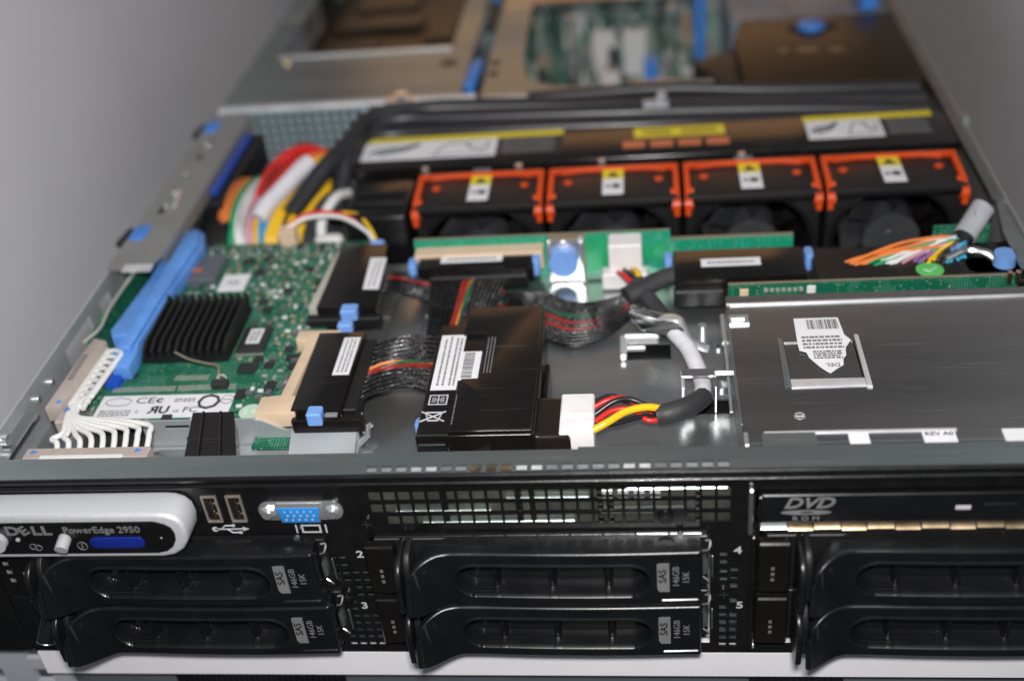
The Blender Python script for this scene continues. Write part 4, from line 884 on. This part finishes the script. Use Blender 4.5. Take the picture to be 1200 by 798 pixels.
#==================================================================== FAN DUCT / SHROUD
t = thing('air_duct', 'wide brown-black plastic duct bar behind the fans carrying warning stickers', 'air duct', (50, 285, 30))
G().box(-118, 219, 262, 303, 30, 86.2, 1.2, 3).done('duct_bar', GLOSS, t)
def lab(x0, x1, y0, y1, m, n='sticker', z=86.25): return G().box(x0, x1, y0, y1, z, z+.15).done(n, m, t)
for (xa, xb, xc) in ((-113, -34, 4), (141, 182, 211)):
    s = lab(xa, xb-.1, 272, 294.8, WHITE); lab(xb, xc, 272, 294.8, INK, 'black_sticker'); lab(xa-.5, xc, 295, 301.5, YEL, 'yellow_sticker')
    g = G(); w_ = (xb-xa); zz = 86.47
    g.tube(spline([(xa+w_*.06, 280, zz), (xa+w_*.14, 285, zz), (xa+w_*.3, 287, zz), (xa+w_*.42, 291, zz), (xa+w_*.30, 283, zz), (xa+w_*.12, 279, zz)], 5), .8, 6)
    for q in range(7): g.tube([(xa+w_*(.1+q*.04), 281+q*.8, zz), (xa+w_*(.16+q*.04), 286+q*.5, zz)], .35, 5)
    g.tube(spline([(xa+w_*.55, 276, zz), (xa+w_*.62, 288, zz), (xa+w_*.75, 290, zz), (xa+w_*.85, 280, zz), (xa+w_*.95, 284, zz)], 5), .4, 6); g.tube([(xa+w_*.5, 275, zz), (xa+w_*.97, 277, zz)], .3, 5)
    g.plate('z', (xa+w_*.78, xa+w_*.94, 284, 292), [(xa+w_*.79, xa+w_*.93, 284.5, 291.5)], zz-.1, zz); g.done('diagram', mat('dark_grey_line', (.06, .06, .065), .6), s)
    fineprint(xb+3, xc-4, 273.5, 293.5, 86.42, 7, PGREY, t, fill=.6)
lab(45, 96, 285.5, 297.5, YEL, 'yellow_sticker'); fineprint(50, 66, 288, 295, 86.42, 2, INK, t); fineprint(72, 92, 288, 295, 86.42, 2, INK, t)
for k in range(4): lab(38.5+k*15.6, 51+k*15.6, 272.5, 281, DORANGE, 'orange_sticker')
for x, y in ((-72, 257), (-19, 256), (27, 257), (103, 257)): 
    g = G(); g.tube([(x, y, 84), (x, y, 87.5)], 2, 12); g.done('screw', BRIGHT, t)
for x in (-40, 104): G().box(x-5, x+5, 250, 259, 84, 85, .3).done('grey_tab', PGREY, t)
#==================================================================== BLACK CABLE LOOMS behind the duct
def loom(paths, rad, m, label, name='cable_loom', cat='cable'):
    t = thing(name, label, cat, paths[0][0])
    for p in paths: G().tube(spline(p, 8), rad, 12).done('cable', m, t, 60)
    return t
CB = mat('grey_black_cable_jacket', (.02, .02, .024), .38, 0, .1, 60)
loom([[(-146, 232, 76), (-132, 256, 88), (-121, 284, 92), (-112, 314, 94), (-80, 331, 91), (-20, 334, 88), (60, 330, 86), (214, 327, 82)],
      [(-124, 240, 64), (-121, 268, 86), (-120, 300, 90), (-100, 320, 90), (-60, 322, 88), (20, 322, 86), (120, 320, 84), (214, 317, 80)],
      [(-118, 248, 60), (-118, 275, 84), (-117, 300, 86), (-98, 312, 84), (-40, 311, 84), (60, 311, 82), (214, 309, 76)]], 5.6, CB, 'thick black cables arching from the left wire bundle and along behind the duct')
tag(G().box(-130, 216, 304, 352, 20, 70).done('cable_tray', MATTE), 'black cable tray behind the duct bar, under the arching cables', 'cable tray')
g = G(); g.tube(spline([(-20, 346, 88), (60, 344, 90), (130, 338, 88), (212, 336, 86)], 8), 4, 12); tag(g.done('edge_cable', CB), 'black cable lying along the front edge of the rear covers', 'cable')
g = G(); g.tube([(60, 322, 90), (62, 322, 97)], 3, 12); g.box(50, 66, 318, 328, 86, 91, 1); tag(g.done('cable_tie', GREYW), 'small grey clip on the black cables behind the duct', 'clip')
#==================================================================== LEFT WIRE BUNDLES
t = thing('wire_bundle', 'loose fan of orange, green, white, pink, yellow and blue ribbon wires beside the left rail', 'wires', (-178, 255, 40))
cols = [ORW, ORW, GREENW, GREENW, WHITEW, WHITEW, PINKW, PINKW, YELW, BLUEW, BLUEW, BLUEW]
for k, m in enumerate(cols):
    for q in range(3):
        x = -187+k*2.7+q*.9; jy = random.uniform(-3, 3); jz = random.uniform(-2, 2); jx = random.uniform(-1.2, 1.2)
        wire([(x, 216+q, 58), (x-1+jx, 228, 72+jz), (x-2+k*.2, 248+jy, 78+jz), (x-2+k*.7-jx, 270+jy, 77+jz), (x+k*.6, 292, 68), (x+2+k*.4, 306, 50)], m, .85, m.name.split('_')[0]+'_wire', t)
t = thing('wire_bundle', 'thick arched bundle of red wires with dark stripes near the left rail', 'wires', (-160, 280, 40))
for q in range(16):
    m = [RED, RED, BLACKW, RED, RED, ORW, ORW, YELW][q//2]; k = q*.5; jz = random.uniform(-1.4, 1.4)
    x = -170+k*1.0+random.uniform(-1, 1); wire([(x+2+k, 228, 60), (x+k*.8, 245, 76), (x+3+k*1.4, 268, 85-k*.8+jz), (x+13+k*1.2, 288, 88-k*1.0-jz), (x+25+k, 302, 82-k), (x+30+k, 314, 60)], m, 1.5, m.name.split('_')[0]+'_wire', t)
t = thing('wire_bundle', 'straight bundle of bright yellow wires with a black stripe behind the green board', 'wires', (-150, 235, 40))
for k in range(8):
    m = [YELW, YELW, YELW, BLACKW, YELW, YELW, YELW, YELW][k]
    x = -160+k*2.6; wire([(x, 216, 58), (x+2, 224, 70), (x+7, 244, 77), (x+16, 262, 78), (x+24, 280, 70)], m, 1.9, m.name.split('_')[0]+'_wire', t)
g = G(); g.tube([(-164, 228, 76), (-160, 236, 80), (-145, 262, 88)], 5.0, 16); g.tube([(-145, 262, 88), (-141, 268, 89)], 5.4, 14); tag(g.done('tape_sleeve', WTAPE), 'pale grey taped sleeve across the yellow wires', 'cable sleeve')
g = G(); g.tube(spline([(-126, 212, 62), (-127, 224, 74), (-122, 240, 80), (-118, 254, 76)], 6), 2.8, 12); g.box(-130, -114, 211, 219, 60, 71, 3, 3); tag(g.done('white_cable', WHITEW), 'white cable bent behind the beige wire header', 'cable')
t = thing('header_wires', 'thin red, white and yellow wires arching out of the beige header', 'wires', (-130, 205, 72))
wire([(-142, 206, 81), (-130, 212, 84), (-112, 211, 84), (-97, 202, 80), (-91, 193, 77)], WHITEW, 1.2); wire([(-141, 207, 82), (-128, 214, 86), (-110, 213, 84), (-100, 206, 80)], RED, .9); wire([(-112, 216, 84), (-103, 214, 83), (-95, 204, 80), (-90, 194, 77)], YELW, 1.0)
t = thing('blue_latch_rail', 'long dark socket with two deep blue latches beside the left rail', 'socket', (-196, 285, 60))
G().box(-200, -188, 240, 334, 60, 80, 1).done('socket_body', MATTE, t); G().box(-196.5, -193, 250, 325, 80, 84, .6).done('blue_bar', DBLUE, t); G().box(-201, -195, 284, 291, 80.1, 83.6, .5).done('blue_tab', DBLUE, t)
G().box(-200, -182, 206, 238, 40, 74, 2).done('x', MATTE); o = bpy.data.objects['x']; o.name = 'dark_connector_block'; tag(o, 'dark connector block behind the end of the blue latch', 'connector block')
#==================================================================== RIGHT: BACKPLANE EXTENSION, RAINBOW WIRES, FERRITE
t = thing('power_board', 'narrow green circuit board strip behind the steel bay cover', 'circuit board', (150, 128, 66))
G().box(87, 214, 128.5, 130.3, 66, 84).done('circuit_board', PCB, t); G().box(87, 214, 130.4, 131.2, 66, 84.6).done('board_edge', mat('tan_board_edge', (.30, .25, .16)), t)
G().box(122, 126, 127.6, 128.4, 79.5, 83.6, .3).done('white_part', WPL, t); G().box(92, 96, 127.4, 128.4, 79, 83, .3).done('tan_part', BEIGE, t)
for k in range(7): G().box(103+k*2.6, 104.8+k*2.6, 127.7, 128.4, 81, 82.6).done('small_part', TIN, t)
for x in (208.5, 212): G().box(x, x+2, 126, 128.4, 82, 88, .3).done('gold_pin', GOLD, t)
g = G(); g.box(128, 222, 133, 168, 62, 79.4, 1); kb = g.done('black_cover', PLAST); tag(kb, 'flat black plastic cover with a green dot sticker, under the rainbow wires', 'plastic cover')
g = G(); g.tube([(179.5, 144, 79.5), (179.5, 144, 79.8)], 6.2, 24); tag(g.done('dot_sticker', GRNST), 'round bright green sticker with a tick mark on the black cover', 'sticker')
g = G(); g.tube([(176.5, 144, 79.95), (179, 142.2, 79.95), (182.8, 146, 79.95)], .35, 6); bpy_o = g.done('tick_mark', MINT, bpy.data.objects['dot_sticker'])
t = thing('rainbow_cable', 'twisted bundle of orange, green, white, purple, yellow and cyan wires', 'wires', (175, 165, 62))
CYW = mat('cyan_wire_jacket', (.03, .40, .62), .4)
seq = [ORW]*5+[GREENW]*3+[WHITEW]*6+[PINKW]*3+[PURPW]*3+[YELW]*3+[BRAID]*2+[CYW]*6
n = len(seq)
for k, m in enumerate(seq):
    u = k/(n-1); xs = 142+u*54
    end = Vector((197, 163, 82))+Vector((math.cos(k*2.4)*3.0, math.sin(k*2.4)*3.0, math.sin(k*1.7)*2.4))
    st_ = Vector((xs, 151+random.uniform(-2.5, 2.5), 72)); mid = st_.lerp(end, .45)+Vector((0, 2, 6-1.5*u+random.uniform(-1, 1)))
    wire([st_, st_+Vector((1.5, 1, 7)), mid, st_.lerp(end, .8)+Vector((0, 0, 4)), end], m, .8, m.name.split('_')[0]+'_wire', t)
t = thing('ferrite_sleeve', 'light grey tubular ferrite sleeve at the end of the rainbow wires', 'cable sleeve', (205, 180, 80))
g = G(); g.tube([(197, 163, 82), (198, 164.5, 83), (200, 166.5, 84.5)], 5, 18); g.done('black_collar', MATTE, t)
g = G(); g.tube([(199, 165.2, 84), (199.4, 165.7, 84.3), (209.6, 178.6, 91.4), (210, 179, 91.7)], 5.4, 24); g.done('grey_tube', GREYW, t)
text([('C', 4, (204.5, 170, 93.2), 0, 1)], PDIM, t, 'letter_mark', (.5, .75, .4), (-.5, -.1, .8), .05)
t = thing('side_push_button', 'light blue round button on a steel lug at the right wall', 'button', (214, 146, 62))
g = G(); g.tube([(213, 147, 79), (213, 147, 84.6), (213, 147, 85.4)], 5, 24); g.done('blue_button', LBLUE, t); g = G(); g.prism(rrect(196, 221, 140, 154, 5), 'z', 77.5, 79.4, .5); g.done('steel_lug', BRIGHT, t)
g = G(); g.tube(spline([(188, 152, 80), (198, 156, 82), (206, 153, 82), (210, 150, 80)], 5), 2, 10); g.done('bent_arm', STEEL, t)
tag(G().box(186, 212, 170.5, 172, 66, 87, .2).done('small_board', PCB), 'small green circuit board corner beside the grey ferrite sleeve', 'circuit board')
#==================================================================== REAR: COVERS, RISER, MOTHERBOARD
t = thing('psu_cover', 'large steel rear cover at the back left with a dark window and a front lip', 'metal cover', (-130, 480, 60))
G().plate('z', (-222, -64, 358, 700), [(-203, -80, 440, 690), (-84, -73, 409, 421)], 86, 87).done('top_sheet', STEELD, t)
G().prism([(354.5, 85.4), (358.5, 85.8), (358.5, 88), (355, 87.6)], 'x', -222, -54).done('front_lip', EDGE, t)
G().box(-203, -80, 440, 444, 87, 88).done('window_lip', EDGE, t)
G().box(-204, -78, 438, 692, 62, 63).done('dark_pan', mat('brown_black_plastic', (.022, .014, .008), .35, 0, .2, 20, spec=.25), t)
for x0, x1, y0, y1, h in ((-190, -150, 480, 530, 4), (-140, -110, 470, 500, 6), (-190, -120, 548, 575, 5), (-115, -90, 520, 560, 3), (-180, -130, 590, 660, 5)):
    G().box(x0, x1, y0, y1, 63, 63+h, 2).done('cage_part', mat('bronze_part', (.06, .042, .028), .4, .3, .3, 30, spec=.3), t)
g = G(); g.tube([(-196, 434, 87), (-196, 434, 88.6)], 3.6, 16); g.done('screw', GOLD, t)
hx = [(-216+i*6, -211.6+i*6, 44+j*6, 48.4+j*6) for i in range(15) for j in range(7)]
G().plate('y', (-221, -122, 40, 86), hx, 350.5, 352).done('perforated_front', mat('blue_grey_steel', (.34, .44, .48), .45, .1, .1, 60), t)
G().box(-221, -122, 356, 358, 30, 85).done('dark_core', MATTE, t)
g = G(); g.tube([(-101, 355, 86), (-101, 355, 92)], 4.2, 16); g.box(-112, -92, 350, 357, 84, 89, 1); g.done('silver_stud', BRIGHT, t)
t = thing('riser_cage', 'tan-reflecting steel bridge plate with rounded inner corner and blue latch', 'metal bracket', (0, 400, 60))
pts = [(-51, 352), (92, 350), (95, 356), (93, 362), (10, 362), (-8, 366), (-19, 374), (-25, 388), (-28, 420), (-30, 700), (-51, 700)]
G().prism(pts, 'z', 86, 87.2).done('bridge_plate', STEELD, t)
G().box(-50, 60, 349.6, 351.8, 84.6, 88.2, .4).done('front_lip', EDGE, t)
G().prism([(-62, 366), (-56, 364), (-54, 405), (-57, 408), (-61, 404)], 'z', 85, 92, 1).done('blue_latch', BLUE, t)
G().box(-58, -54, 470, 560, 85, 91, .8).done('dark_latch_bar', MATTE, t); G().box(-58, -53, 520, 552, 90, 94, .8).done('blue_latch', BLUE, t)
for y in (388, 406): G().box(-49, -43, y, y+5, 87.3, 87.8).done('slot', INK, t)
G().box(-30, 100, 528, 548, 84, 86).done('rear_crossbar', mat('copper_tinted_steel', (.55, .42, .33), .4, .9), t)
t = thing('motherboard', 'cluttered grey-green motherboard seen through the rear opening', 'circuit board', (40, 520, 0))
G().box(-60, 224, 356, 698, 8, 10).done('circuit_board', PCB3, t)
rnd = random.Random(3)
occ = []
def put(name, m, x0, x1, y0, y1, h, b=.6): G().box(x0, x1, y0, y1, 10.1, 10.1+h, b).done(name, m, t)
LG = mat('pale_grey_slot', (.72, .71, .69), .5)
for k in range(4): put('memory_slot', GREYC, -12+k*7, -8+k*7, 540, 590, 14 if k % 2 else 9)
for k in range(2): put('expansion_slot', WPL, 12+k*24, 30+k*24, 560, 575, 34)
put('white_connector', WPL, -10, 18, 412, 430, 22); put('white_connector', WPL, 20, 34, 470, 500, 30); put('heat_sink', PEARL, 40, 76, 430, 470, 34)
put('white_connector', WPL, 84, 98, 380, 398, 30); put('white_connector', WPL, 98, 110, 398, 410, 36); put('blue_socket', BLUE, 52, 62, 500, 516, 34); put('blue_socket', BLUE, 92, 100, 560, 575, 60)
for k in range(210):
    for _ in range(40):
        x, y = rnd.uniform(-52, 104), rnd.uniform(366, 680); w_, d_ = rnd.uniform(2, 8), rnd.uniform(2.5, 10)
        if any(a-w_ < x < b and c-d_ < y < d for a, b, c, d in occ+[(-12, 20, 540, 590), (12, 54, 560, 575), (-10, 18, 412, 430), (20, 34, 470, 500), (40, 76, 430, 470), (84, 98, 380, 398), (98, 110, 398, 410), (52, 62, 500, 516), (92, 100, 560, 575)]): continue
        occ.append((x, x+w_, y, y+d_)); break
    else: continue
    m = rnd.choice((CHIPM, CHIPM, PEARL, WPL, GREYC, LG, PCB3, PCB3, TANC, TIN))
    put({'chip_epoxy': 'chip', 'pearl_grey_metal_can': 'capacitor', 'white_nylon_plastic': 'connector'}.get(m.name, 'component'), m, x, x+w_, y, y+d_, rnd.choice((3, 5, 8, 12, 18, 28)), .4)
for x, y, h in ((104, 380, 72), (-4, 560, 60), (74, 548, 68)):
    g = G(); g.tube([(x, y, 10), (x, y, h)], 1.8, 10); g.tube([(x, y, h), (x, y, h+2)], 2.6, 12); g.done('standoff', BRIGHT, t)
t = thing('air_shroud', 'brown-black air shroud cover at the back right with a blue touch point', 'air shroud', (165, 400, 40))
G().prism([(112, 346), (204, 342), (222, 348), (222, 462), (118, 462), (112, 430)], 'z', 60, 86.4, 1.5, 3).done('cover', mat('dark_brown_plastic', (.022, .014, .006), .32, 0, .2, 20, spec=.22), t)
G().prism([(84, 404), (112, 424), (112, 360), (104, 356)], 'z', 40, 82, 1).done('side_wing', MATTE, t)
g = G(); g.prism([(163+9*math.cos(a), 440+9*math.sin(a)) for a in [k*math.pi/10 for k in range(20)]], 'z', 86.4, 90, 1); g.done('blue_touch_point', BLUE, t)
G().box(148, 180, 437, 446, 86.4, 87.4, .4).done('dark_slot', INK, t)
for x, y, w_ in ((138, 398, 6), (150, 397, 12), (170, 395, 8)): G().box(x, x+w_, y, y+8, 86.5, 86.9, .15).done('raised_mark', mat('brown_mark', (.13, .085, .035), .4), t)
G().box(112, 222, 466, 560, 30, 84, 2).done('x', mat('slate_metal', (.20, .23, .27), .5, .3, .3, 60)); o = bpy.data.objects['x']; o.name = 'riser_card_block'; tag(o, 'pale metal block behind the brown air shroud', 'metal block')
tag(G().box(200, 212, 470, 520, 84.2, 96, 2).done('rear_latch', BLUE), 'blue latch at the far back right corner', 'latch')
for y in (225, 168): 
    g = G(); g.tube([(224.6, y, 80), (222.8, y, 80)], 2, 12); g.done('rivet', BRIGHT, S)
for k, (x, y, z) in enumerate(((226.5, 290, 84), (227, 190, 78))):
    g = G(); g.prism([(y-6, z), (y+6, z-2), (y+5, z+4), (y-5, z+5)], 'x', 226, 229, .4); g.done('outer_lug', STEELD, S)
for o in list(bpy.data.objects):
    if o.type == 'MESH' and not o.data.vertices: print('EMPTY', o.name)
print('objects', len(bpy.data.objects), 'tris', sum(len(o.data.loop_triangles) or sum(len(p.vertices)-2 for p in o.data.polygons) for o in bpy.data.objects if o.type == 'MESH'))
